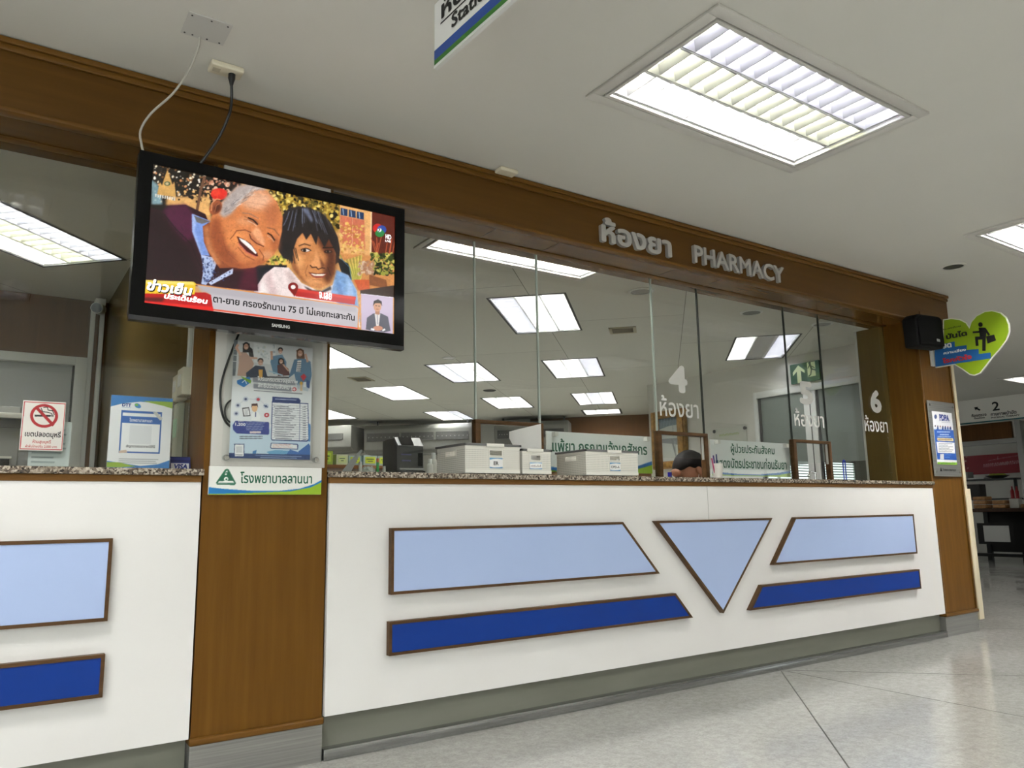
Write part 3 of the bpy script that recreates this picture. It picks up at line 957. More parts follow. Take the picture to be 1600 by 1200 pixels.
def fixture(x, y, a, L, Wd, fw, kind, cols, s, label, group):
    t = thing('ceiling_light', label, 'ceiling light', (x, y, ZC), math.radians(a), group)
    def ring(L0, W0, L1, W1, z0, z1, bev=0.0):
        b = MB()
        b.box(-L1 / 2, L1 / 2, W0 / 2, W1 / 2, z0, z1, bev); b.box(-L1 / 2, L1 / 2, -W1 / 2, -W0 / 2, z0, z1, bev)
        b.box(-L1 / 2, -L0 / 2, -W0 / 2, W0 / 2, z0, z1, bev); b.box(L0 / 2, L1 / 2, -W0 / 2, W0 / 2, z0, z1, bev)
        return b
    if kind == 'wide':
        ring(L + 0.045, Wd + 0.045, L + 2 * fw, Wd + 2 * fw, -0.012, -0.0005, 0.002).build('frame', M_FRAME, t, rel=False)
        ring(L, Wd, L + 0.032, Wd + 0.032, -0.014, -0.0005, 0.002).build('inner_frame', M_FRAME, t, rel=False)
        ring(L + 0.031, Wd + 0.031, L + 0.046, Wd + 0.046, -0.004, -0.0005).build('shadow_gap', M_FRAMED, t, 0, rel=False)
    else:
        ring(L - 0.004, Wd - 0.004, L + 2 * fw, Wd + 2 * fw, -0.004, -0.0005).build('frame', M_FRAMED, t, 0, rel=False)
    h = MB()
    h.box(-L / 2 - 0.004, L / 2 + 0.004, -Wd / 2 - 0.004, Wd / 2 + 0.004, 0.1, 0.106)
    h.box(-L / 2 - 0.004, L / 2 + 0.004, -Wd / 2 - 0.004, -Wd / 2, 0.0, 0.1); h.box(-L / 2 - 0.004, L / 2 + 0.004, Wd / 2, Wd / 2 + 0.004, 0.0, 0.1)
    h.box(-L / 2 - 0.004, -L / 2, -Wd / 2, Wd / 2, 0.0, 0.1); h.box(L / 2, L / 2 + 0.004, -Wd / 2, Wd / 2, 0.0, 0.1)
    h.build('housing', M_HOUS, t, 0, rel=False)
    w = Wd / 3
    for i, c in enumerate(cols):
        yy = -Wd / 2 + w * (i + 0.5)
        lo = bpy.data.objects.new('louvre', louvre_mesh(L - 0.01, w - 0.004, M_LOUV if y < 0 else M_LOUVW))
        COL.objects.link(lo); lo.parent = t; lo.location = (0, yy, 0)
        tm = mat('tube_unlit', (225, 225, 228), 0.3) if c == 'd' else tube_mat(c, s)
        MB().cyl((-L / 2 + 0.03, yy, 0.072), (L / 2 - 0.03, yy, 0.072), 0.013, seg=8).build('lamp_tube', tm, t, rel=False)
        if c == 'd':
            MB().box(-L / 2 + 0.01, L / 2 - 0.01, yy - w / 2, yy - w / 2 + 0.002, 0.05, 0.1).box(-L / 2 + 0.01, L / 2 - 0.01, yy + w / 2 - 0.002, yy + w / 2, 0.05, 0.1).build('baffle', M_HOUS, t, 0, rel=False)
    return t
for f in FIX:
    fixture(*f)

# ------------------------------------------------------------------ television
TVY = -0.20
TX0, TX1, TZ0, TZ1 = 0.367, 1.403, 1.602, 2.222
def tv_picture():
    c = Canvas(460, 262, (214, 158, 96))
    c.quad((125, 112), (1458, 413), (1452, 1078), (80, 912))
    # courtyard behind the two people
    c.poly([(120, 100), (620, 200), (600, 420), (110, 420)], (24, 18, 12), soft=4)
    c.dots(130, 115, 430, 330, 170, (3, 8), [(240, 226, 196), (205, 140, 92), (250, 244, 230), (120, 84, 50)], seed=3)
    c.dots(420, 190, 600, 330, 120, (4, 12), [(206, 140, 110), (150, 90, 66), (232, 190, 160), (40, 26, 20)], seed=4)
    c.poly([(118, 200), (155, 230), (175, 300), (180, 345), (120, 345)], (150, 190, 200), .8, soft=3)
    c.poly([(205, 300), (440, 300), (455, 440), (330, 360), (200, 350)], (226, 172, 104), soft=4)
    c.dots(230, 270, 460, 330, 60, (5, 12), [(30, 22, 14), (230, 180, 110)], seed=9)
    c.line([(415, 185), (395, 250), (372, 385)], 16, (110, 74, 52))
    c.line([(398, 250), (450, 205)], 8, (130, 90, 64))
    c.ell(495, 285, 46, 34, (226, 44, 30)); c.ell(478, 277, 26, 18, (244, 72, 48), .7, soft=3)
    c.poly([(150, 290), (165, 215), (178, 235), (188, 200), (207, 145), (228, 205), (238, 240), (246, 210), (256, 300)], (212, 164, 92))
    c.ell(207, 225, 17, 13, (70, 92, 60)); c.ell(206, 225, 10, 8, (206, 186, 140))
    for k in range(9):
        c.rect(140 + k * 13, 284 + k * 2.6, 147 + k * 13, 302 + k * 2.6, (240, 236, 226))
    # foliage and building at the right
    c.poly([(760, 240), (1170, 330), (1150, 500), (860, 420)], (150, 118, 40), soft=6)
    c.dots(780, 250, 1150, 470, 420, (4, 13), [(44, 36, 16), (206, 176, 74), (236, 212, 120), (96, 84, 30), (24, 20, 12)], seed=5)
    c.poly([(1158, 330), (1335, 372), (1330, 650), (1160, 640)], (230, 172, 108))
    c.poly([(1160, 405), (1292, 432), (1296, 600), (1162, 560)], (206, 112, 82), soft=2)
    c.line([(1228, 420), (1226, 570)], 5, (228, 160, 120))
    for k in range(3):
        x = 1163 + k * 44; y = 362 + k * 10
        c.poly([(x, y), (x + 38, y + 8), (x + 38, y + 48), (x, y + 40)], (36, 58, 92)); c.line([(x + 12, y + 6), (x + 16, y + 40)], 4, (176, 196, 220))
    c.poly([(1328, 375), (1465, 405), (1462, 650), (1330, 640)], (92, 30, 18))
    c.line([(1330, 380), (1326, 620)], 8, (244, 206, 160))
    for k in range(9):
        g = random.Random(k); x = 1335 + g.uniform(0, 110)
        c.line([(x, 640), (x + g.uniform(-40, 30), 520 + g.uniform(-20, 60))], 5, (196, 96, 56), .8)
    c.dots(1160, 450, 1290, 640, 150, (3, 9), [(226, 180, 88), (190, 124, 60), (240, 204, 120)], .8, seed=6)
    c.poly([(1150, 620), (1460, 640), (1455, 860), (1240, 830)], (206, 138, 78), soft=3)
    c.dots(1330, 620, 1460, 740, 180, (4, 12), [(54, 66, 22), (150, 152, 60), (30, 34, 14), (200, 186, 92)], seed=7)
    for k in range(16):
        c.line([(1225 + k * 3, 770), (1160 + k * 9, 630 + (k * 37) % 40)], 6, (208, 190, 92) if k % 2 else (150, 150, 60))
    c.dots(1262, 670, 1340, 740, 70, (5, 12), [(214, 186, 160), (170, 120, 90)], .8, seed=8)
    c.poly([(1236, 770), (1318, 770), (1322, 830), (1262, 832)], (204, 92, 50)); c.poly([(1318, 740), (1410, 770), (1420, 820), (1320, 800)], (140, 84, 50))
    c.poly([(1270, 830), (1460, 800), (1455, 870), (1270, 850)], (58, 42, 34))
    c.poly([(720, 640), (880, 560), (900, 700), (740, 690)], (226, 172, 88), soft=3)
    c.dots(740, 640, 860, 690, 50, (5, 12), [(150, 150, 60), (220, 200, 90), (70, 70, 30)], seed=10)
    c.poly([(690, 690), (870, 690), (860, 780), (690, 830)], (20, 20, 30))
    # woman: hair, face, scarf, blouse
    c.poly([(1140, 640), (1205, 680), (1226, 800), (1180, 770)], (22, 22, 28)); c.line([(1165, 650), (1212, 700), (1222, 770)], 5, (70, 110, 130), .8)
    c.poly([(690, 835), (745, 745), (800, 700), (880, 704), (950, 790), (1050, 840), (1120, 800), (1140, 720), (1205, 745), (1250, 830), (1270, 1040), (690, 900)], (234, 216, 212))
    c.poly([(1110, 850), (1140, 715), (1205, 745), (1250, 830), (1268, 1010), (1180, 960)], (122, 160, 206), soft=3)
    c.poly([(1190, 745), (1225, 790), (1240, 900), (1200, 860)], (164, 194, 230), .8, soft=5); c.poly([(1140, 780), (1170, 800), (1180, 930), (1150, 900)], (84, 120, 172), .7, soft=5)
    c.poly([(745, 750), (780, 720), (820, 870), (780, 870)], (206, 176, 176), .7, soft=7); c.poly([(850, 715), (890, 730), (960, 830), (920, 850)], (204, 178, 174), .8, soft=6); c.poly([(700, 830), (740, 780), (760, 850), (720, 860)], (246, 236, 232), .8, soft=5)
    c.poly([(825, 610), (815, 560), (835, 470), (846, 400), (880, 364), (940, 354), (1000, 364), (1070, 400), (1115, 455), (1148, 530), (1160, 600), (1152, 672), (1124, 690), (905, 705), (882, 660), (850, 650)], (40, 32, 32), soft=1)
    c.poly([(893, 570), (920, 510), (980, 478), (1060, 476), (1115, 520), (1138, 620), (1130, 730), (1100, 795), (1050, 822), (1000, 812), (945, 765), (905, 712), (888, 650)], (206, 134, 78), soft=1)
    c.poly([(1020, 478), (1120, 510), (1142, 640), (1130, 740), (1096, 800), (1066, 760), (1078, 690), (1090, 640), (1040, 570)], (84, 40, 22), .92, soft=9)
    c.ell(930, 668, 30, 40, (244, 176, 112), .8, soft=9); c.ell(1012, 782, 42, 18, (232, 164, 106), .7, soft=7); c.ell(960, 560, 40, 26, (232, 160, 100), .6, soft=8)
    c.poly([(905, 600), (916, 660), (940, 740), (990, 806), (950, 780), (900, 710), (886, 640)], (128, 70, 40), .7, soft=5)
    # fringe falling over the forehead
    c.poly([(852, 420), (900, 372), (990, 368), (1080, 420), (1140, 540), (1146, 640), (1128, 600), (1098, 540), (1075, 590), (1040, 520), (1030, 575), (1000, 510), (975, 545), (955, 505), (925, 540), (905, 600), (900, 680), (870, 640), (838, 600)], (36, 28, 28), soft=1)
    g = random.Random(31)
    for k in range(38):
        x = g.uniform(880, 1080); q = g.uniform(-1, 1)
        y = 366 + abs(x - 960) * .22
        L = g.uniform(60, 130); bend = (x - 960) * .35
        col = g.choice([(92, 96, 112), (130, 140, 166), (70, 66, 70), (20, 16, 18), (20, 16, 18)])
        c.line([(x, y), (x + bend * .4 + q * 8, y + L * .5), (x + bend + q * 14, y + L)], g.uniform(2, 5), col, .65)
    c.poly([(950, 366), (985, 366), (1012, 430), (1004, 450), (975, 400)], (146, 160, 196), .6, soft=4)
    for k in range(9):
        x = 845 + k * 9
        c.line([(x, 560 + k * 4), (x + 8 + k, 640 + (k * 13) % 40)], 4, (24, 18, 18), .9)
    # eyes, brows, nose, mouth
    c.line([(935, 580), (965, 568), (998, 578)], 7, (70, 40, 26), .8); c.ell(973, 604, 27, 12, (96, 54, 34)); c.ell(974, 605, 21, 8, (232, 214, 200)); c.ell(966, 605, 9, 9, (20, 14, 12)); c.line([(946, 600), (972, 592), (1002, 606)], 4, (44, 24, 16)); c.ell(972, 626, 24, 6, (176, 106, 62), .7, soft=3)
    c.ell(1095, 612, 24, 10, (52, 26, 18)); c.ell(1097, 611, 14, 5, (120, 92, 76)); c.ell(1094, 611, 6, 6, (10, 6, 6)); c.line([(1066, 590), (1122, 588)], 8, (28, 14, 10), .9)
    c.poly([(1028, 600), (1046, 650), (1062, 692), (1036, 706), (1006, 698), (998, 684), (1016, 660)], (232, 160, 102), .8, soft=3); c.poly([(1048, 640), (1078, 694), (1058, 704)], (96, 48, 28), .8, soft=3); c.line([(998, 690), (1008, 702), (1030, 700), (1040, 712), (1062, 704), (1078, 706)], 6, (62, 28, 18))
    c.line([(984, 690), (970, 730), (978, 752)], 4, (140, 80, 46), .8); c.line([(1092, 700), (1108, 745)], 4, (50, 24, 16), .8)
    c.poly([(990, 733), (1030, 738), (1088, 736), (1068, 760), (1030, 764), (1006, 752)], (150, 70, 56)); c.poly([(1000, 737), (1082, 740), (1066, 750), (1020, 750)], (236, 222, 206)); c.line([(990, 732), (1030, 738), (1090, 735)], 5, (104, 46, 34)); c.line([(1010, 772), (1060, 772)], 4, (150, 88, 54), .7)
    c.poly([(960, 806), (1010, 830), (1060, 836), (1110, 806), (1112, 828), (1050, 852), (1000, 846)], (28, 24, 26), .9, soft=2)
    # man: jacket, shirt, neck, head
    c.poly([(110, 362), (180, 384), (205, 352), (310, 345), (420, 400), (480, 560), (560, 700), (700, 696), (712, 838), (80, 790), (90, 560)], (44, 9, 22))
    c.poly([(182, 384), (230, 350), (310, 345), (350, 400), (348, 540), (310, 560), (220, 450)], (78, 20, 54), soft=5)
    c.poly([(105, 380), (180, 384), (250, 520), (330, 600), (400, 780), (86, 780)], (30, 6, 14), .8, soft=8); c.line([(190, 400), (260, 490), (340, 570), (392, 700)], 5, (18, 4, 10), .8)
    c.poly([(640, 700), (700, 696), (712, 838), (600, 830)], (88, 18, 44), .8, soft=8)
    g = random.Random(8)
    for k in range(40):
        x = g.uniform(110, 360); y = g.uniform(420, 770); c.line([(x, y), (x + g.uniform(-8, 14), y + g.uniform(14, 30))], 3, g.choice([(70, 20, 36), (24, 4, 10)]), .5)
    c.poly([(345, 398), (450, 440), (408, 470), (412, 560), (445, 640), (395, 632), (347, 500)], (120, 150, 216)); c.poly([(345, 398), (372, 410), (360, 500), (400, 620), (395, 632), (347, 500)], (176, 196, 236), .8, soft=3)
    c.poly([(356, 408), (446, 442), (400, 456), (372, 446)], (104, 100, 100))
    c.poly([(396, 632), (490, 655), (458, 760), (425, 806), (398, 800), (410, 720)], (176, 192, 226)); c.poly([(438, 792), (575, 708), (572, 740), (452, 806)], (190, 202, 230))
    c.dots(405, 650, 470, 790, 70, (3, 6), [(46, 54, 90), (80, 92, 140), (110, 126, 170)], seed=11); c.dots(470, 725, 560, 780, 18, (2, 5), [(52, 60, 96)], seed=12)
    c.poly([(405, 470), (460, 440), (560, 560), (640, 700), (500, 710), (440, 620), (412, 560)], (150, 76, 40)); c.poly([(412, 480), (436, 462), (470, 590), (510, 690), (480, 690), (430, 600)], (214, 140, 90), .8, soft=5); c.line([(446, 470), (480, 590), (520, 680)], 5, (84, 38, 20), .8); c.line([(466, 460), (500, 570), (560, 670)], 4, (96, 44, 24), .7)
    c.poly([(448, 440), (462, 380), (510, 330), (545, 292), (590, 244), (640, 230), (700, 236), (760, 268), (815, 330), (846, 415), (842, 500), (824, 580), (800, 630), (760, 668), (690, 704), (620, 712), (560, 700), (500, 660), (460, 590), (440, 520)], (214, 128, 74), soft=1)
    c.poly([(440, 520), (448, 440), (500, 410), (510, 480), (545, 590), (640, 690), (690, 704), (600, 714), (520, 690), (462, 600)], (150, 74, 40), .9, soft=9)
    c.ell(700, 320, 90, 56, (236, 184, 150), .85, soft=13); c.ell(785, 400, 40, 70, (176, 100, 64), .6, soft=10); c.ell(596, 540, 54, 48, (240, 150, 84), .85, soft=10); c.ell(640, 440, 50, 22, (232, 160, 110), .7, soft=7)
    c.ell(806, 570, 26, 46, (170, 92, 54), .7, soft=8); c.ell(690, 676, 80, 20, (170, 88, 50), .7, soft=7); c.ell(760, 632, 30, 22, (232, 164, 116), .7, soft=6); c.ell(640, 660, 60, 22, (220, 132, 76), .6, soft=7)
    # thin grey hair and the ear
    c.poly([(498, 400), (512, 330), (552, 280), (596, 236), (680, 224), (760, 258), (735, 262), (690, 262), (640, 300), (600, 350), (560, 400), (520, 420)], (176, 166, 162), .95, soft=5)
    g = random.Random(17)
    for k in range(60):
        t = g.uniform(0, 1)
        x = 520 + 190 * t; y = 395 - 150 * t + g.uniform(-26, 22)
        c.line([(x, y), (x + g.uniform(14, 34), y - g.uniform(10, 34))], g.uniform(2, 4), g.choice([(228, 222, 216), (130, 122, 122), (200, 190, 184), (96, 90, 92)]), .6)
    c.ell(476, 362, 32, 44, (160, 84, 50), rot=.5); c.ell(484, 366, 18, 28, (80, 36, 24), .9, soft=4, rot=.5); c.line([(452, 380), (456, 336), (482, 312), (502, 318)], 6, (226, 150, 100)); c.line([(470, 390), (480, 350), (496, 340)], 4, (196, 118, 76), .8)
    # brows, eyes, nose, smile, wrinkles
    c.line([(624, 392), (668, 398), (712, 424)], 6, (150, 110, 90), .8); c.line([(760, 476), (800, 486), (826, 520)], 6, (130, 84, 62), .8)
    c.ell(684, 440, 34, 14, (150, 82, 50), .7, soft=3, rot=.45); c.line([(656, 420), (684, 432), (708, 458)], 8, (34, 16, 12)); c.line([(652, 436), (684, 452), (704, 468)], 4, (240, 200, 170), .9); c.line([(636, 412), (656, 424)], 3, (120, 62, 38), .8); c.line([(632, 428), (654, 434)], 3, (130, 70, 44), .8)
    c.line([(764, 508), (784, 520), (802, 548)], 8, (38, 18, 14)); c.line([(762, 522), (786, 540), (798, 558)], 4, (226, 180, 150), .8)
    c.poly([(700, 470), (724, 490), (748, 556), (744, 584), (716, 580), (676, 540), (668, 512)], (240, 168, 120), .9, soft=3); c.poly([(676, 506), (700, 540), (740, 580), (700, 572), (664, 530)], (176, 96, 58), .7, soft=3); c.line([(664, 514), (672, 540), (702, 566), (742, 584)], 6, (92, 40, 24)); c.line([(592, 494), (640, 490), (672, 504)], 6, (124, 62, 36), .9); c.line([(592, 496), (576, 520), (556, 544)], 5, (120, 58, 34), .8)
    c.poly([(594, 526), (626, 540), (668, 566), (708, 622), (712, 640), (690, 640), (644, 612), (608, 572)], (76, 22, 18)); c.poly([(604, 534), (640, 550), (674, 578), (704, 620), (698, 628), (660, 594), (618, 556)], (248, 240, 232)); c.line([(606, 570), (646, 616), (700, 644)], 7, (206, 104, 84)); c.line([(600, 588), (640, 636), (690, 662)], 5, (136, 66, 40), .8)
    c.line([(716, 600), (742, 640), (738, 664)], 5, (120, 58, 36), .8); c.line([(520, 560), (540, 620), (600, 672)], 4, (130, 62, 36), .7); c.line([(640, 300), (720, 300)], 3, (190, 128, 96), .5); c.line([(650, 330), (760, 350)], 3, (180, 116, 84), .5); c.line([(660, 360), (780, 390)], 3, (170, 104, 74), .5)
    c.dots(470, 470, 640, 660, 40, (1.5, 4), [(110, 54, 34), (140, 70, 40)], .6, seed=13)
    c.grain(0.02, 1)
    # captions
    c.poly([(368, 802), (1250, 920), (1262, 930), (1258, 1046), (460, 955), (450, 860)], (194, 188, 192))
    c.poly([(368, 802), (1250, 920), (1250, 955), (400, 850)], (176, 170, 176), .8, soft=4)
    c.line([(365, 803), (1250, 921), (1262, 932), (1258, 1046)], 6, (226, 150, 74)); c.line([(460, 946), (1255, 1046)], 9, (226, 84, 56)); c.line([(462, 955), (1255, 1052)], 5, (240, 200, 190))
    c.poly([(82, 856), (420, 848), (452, 862), (466, 956), (76, 908)], (186, 16, 20)); c.poly([(82, 880), (200, 880), (180, 905), (78, 900)], (90, 14, 16), soft=3); c.poly([(78, 900), (462, 930), (466, 956), (76, 912)], (232, 36, 30), soft=2)
    c.poly([(86, 780), (355, 788), (368, 796), (362, 860), (82, 856)], (236, 196, 44)); c.poly([(86, 780), (355, 788), (362, 806), (86, 800)], (244, 222, 110), soft=2)
    c.poly([(905, 820), (1246, 868), (1240, 912), (918, 866)], (186, 24, 22)); c.poly([(912, 820), (1246, 868), (1244, 884), (910, 836)], (222, 60, 44), .8, soft=2)
    c.ell(904, 814, 28, 26, (128, 16, 16)); c.poly([(880, 828), (930, 828), (912, 868)], (128, 16, 16)); c.ell(904, 814, 13, 12, (246, 236, 230))
    # signing figure in the corner
    c.poly([(1274, 850), (1448, 870), (1446, 1078), (1276, 1052)], (198, 182, 204)); c.line([(1274, 850), (1448, 870)], 4, (232, 224, 236))
    c.poly([(1300, 1052), (1306, 985), (1338, 962), (1358, 956), (1384, 960), (1420, 978), (1434, 1058), (1400, 1066)], (96, 96, 106))
    c.poly([(1348, 960), (1378, 962), (1370, 1030), (1356, 1030)], (226, 220, 216)); c.line([(1362, 968), (1364, 1020)], 5, (150, 150, 160))
    c.poly([(1350, 930), (1376, 932), (1374, 968), (1352, 964)], (176, 122, 92)); c.ell(1363, 920, 21, 30, (206, 154, 122)); c.poly([(1338, 920), (1344, 890), (1366, 880), (1386, 892), (1388, 918), (1378, 902), (1350, 902)], (26, 20, 20))
    c.line([(1353, 916), (1360, 917)], 4, (40, 26, 22)); c.line([(1368, 918), (1376, 919)], 4, (40, 26, 22)); c.line([(1357, 936), (1370, 937)], 3, (140, 70, 60))
    c.ell(1366, 1044, 26, 14, (206, 146, 120)); c.line([(1344, 1052), (1330, 1048)], 10, (240, 240, 240)); c.line([(1392, 1056), (1402, 1050)], 10, (240, 240, 240))
    # station mark
    c.ell(1364, 478, 26, 26, (206, 42, 38)); c.ell(1386, 486, 25, 25, (40, 80, 176), .9); c.ell(1376, 506, 25, 22, (40, 140, 66), .9); c.ell(1374, 488, 11, 11, (246, 246, 246))
    return c
def uv_tv(x, y, c):
    u, v = c.map(x, y)
    return SX0 + u * (SX1 - SX0), SZ1 - v * (SZ1 - SZ0)

tv = thing('television', 'large black flat television hung high on the left wooden column', 'television', (0.885, TVY, TZ0))
b = MB()
b.box(TX0, TX1, TVY + 0.004, TVY + 0.05, TZ0 + 0.02, TZ1, 0.006, 3)
b.box(TX0 + 0.25, TX1 - 0.25, TVY + 0.05, TVY + 0.085, TZ0 + 0.12, TZ1 - 0.1, 0.01)
b.build('back_shell', M_BLACK, tv)
SX0, SX1, SZ0, SZ1 = TX0 + 0.046, TX1 - 0.044, TZ0 + 0.068, TZ1 - 0.042
bz = MB()
bz.box(TX0, SX0, TVY - 0.004, TVY + 0.004, TZ0 + 0.02, TZ1); bz.box(SX1, TX1, TVY - 0.004, TVY + 0.004, TZ0 + 0.02, TZ1)
bz.box(SX0, SX1, TVY - 0.004, TVY + 0.004, SZ1, TZ1); bz.box(SX0, SX1, TVY - 0.004, TVY + 0.004, TZ0 + 0.02, SZ0)
bez = bz.build('bezel', M_GLOSSB, tv, 0)
lip = MB()
pts = [(TX0, TZ0 + 0.02)] + [(TX0 + (TX1 - TX0) * t / 20, TZ0 + (0.006 if 7 < t < 13 else 0.0) - 0.008 * math.exp(-((t - 10) / 3.0) ** 2) + 0.004) for t in range(0, 21)] + [(TX1, TZ0 + 0.02)]
lip.prism(pts, (TVY - 0.006, TVY + 0.03), 'y')
lip.build('lower_lip', mat('smoked_plastic', (44, 44, 46), 0.15), tv, 0)
tvc = tv_picture()
plt = Plane((SX0, TVY + 0.002, SZ0))
scr = picture('screen', tvc, M_SCREEN, tv, plt, SX1 - SX0, SZ1 - SZ0, 0.0)
scr['label'] = 'lit screen showing an older couple and news captions'
P0 = Plane((0, TVY + 0.002, 0))
M_EW = mat('screen_white', (250, 250, 250), 0.4, emit=0.82); M_EK = mat('screen_black', (12, 10, 12), 0.3)
def tvtext(body, m, xa, xb, ya, yb, bold, off=0.001, dx=0.0, dz=0.0, shear=0.0):
    (a, z1) = uv_tv(xa, ya, tvc); (c2, z0) = uv_tv(xb, yb, tvc)
    text('caption', body, m, scr, P0, a + dx, c2 + dx, z0 + dz, z1 + dz, bold, 0, off, shear)
def capbox(x0, y0, x1, y1):
    return x0, x1, y0, y1
def cap(body, m, tl, br, bold, off=0.001, d=0.0, shear=0.0):
    a, z1 = uv_tv(*tl, tvc); c2, z0 = uv_tv(*br, tvc)
    text('caption', body, m, scr, P0, a + d, c2 + d, z0 - d, z1 - d, bold, 0, off, shear)
cap('ข่าวเย็น', M_EK, (92, 770), (338, 874), 0.05, 0.001, 0.0022, 0.18)
cap('ข่าวเย็น', M_EW, (92, 770), (338, 870), 0.035, 0.0016, 0, 0.18)
cap('ประเด็นร้อน', M_EW, (190, 850), (428, 916), 0.04, 0.001, 0, 0.18)
cap('ตา-ยาย ครองรักนาน 75 ปี ไม่เคยทะเลาะกัน', M_EK, (464, 858), (1240, 1005), 0.022, 0.001)
cap('จ.เลย', M_EW, (1046, 840), (1114, 888), 0.03, 0.001)
cap('7', M_EK, (1367, 477), (1380, 500), 0.04, 0.001)
cap('HD', M_EW, (1408, 510), (1438, 543), 0.02, 0.001)
cap('LIVE', M_EW, (1406, 542), (1436, 560), 0.02, 0.001)
text('brand_lettering', 'SAMSUNG', mat('silver_print', (190, 190, 190), 0.4), bez, Plane((0, TVY - 0.004, 0)), 0.853, 0.922, TZ0 + 0.036, TZ0 + 0.049, 0.04)
br = MB()
br.box(0.78, 0.99, TVY + 0.086, -0.046, 1.86, 1.90, 0.002); br.box(0.82, 0.95, -0.047, -0.0135, 1.74, 2.02, 0.002)
br.build('wall_bracket', M_BLACK, tv)

# white backing board behind the television, down to the hospital name
bk = tag(MB().box(0.70, 1.145, -0.012, -0.001, 1.126, 2.325, 0.001).build('notice_board', noise_mat('notice_board_white', [(0.3, (196, 194, 188)), (0.7, (204, 202, 196))], 2.0, rough=0.6), None, base=(0.92, 0, 1.126)),
         'tall white backing board on the left column, behind the television and poster', 'board')
nb = tag(MB().box(0.698, 1.132, -0.014, -0.001, 1.018, 1.125, 0.001).build('name_sign', M_PAPER, None, base=(0.915, 0, 1.018)),
         'white hospital name sign with green triangle logo, under the poster', 'sign')
def name_print():
    c = Canvas(200, 52, (238, 238, 234))
    c.quad((30, 938), (778, 950), (774, 1130), (30, 1118))
    c.poly([(26, 1070), (120, 1082), (300, 1096), (470, 1100), (620, 1088), (720, 1060), (780, 1030), (780, 1140), (26, 1125)], (22, 116, 180))
    c.poly([(26, 1112), (200, 1112), (380, 1108), (560, 1104), (700, 1080), (780, 1044), (780, 1140), (26, 1135)], (146, 182, 40))
    c.poly([(138, 958), (150, 962), (200, 1048), (192, 1060), (82, 1056), (74, 1044), (128, 962)], (28, 98, 70))
    c.poly([(139, 968), (190, 1050), (84, 1048)], (238, 238, 234))
    c.poly([(135, 980), (152, 980), (184, 1034), (92, 1034), (120, 990)], (22, 94, 66))
    c.ell(136, 1022, 13, 13, (238, 238, 234)); c.ell(138, 1024, 6, 6, (22, 94, 66)); c.ell(134, 992, 7, 5, (238, 238, 234))
    c.rect(86, 1044, 190, 1050, (120, 150, 140))
    return c
plb = Plane((0.698, -0.014, 1.018))
picture('print', name_print(), M_PRINT, nb, plb, 0.434, 0.107)
text('lettering', 'โรงพยาบาลลานนา', M_GREENT, nb, plb, 0.113, 0.395, 0.043, 0.087, 0.018)

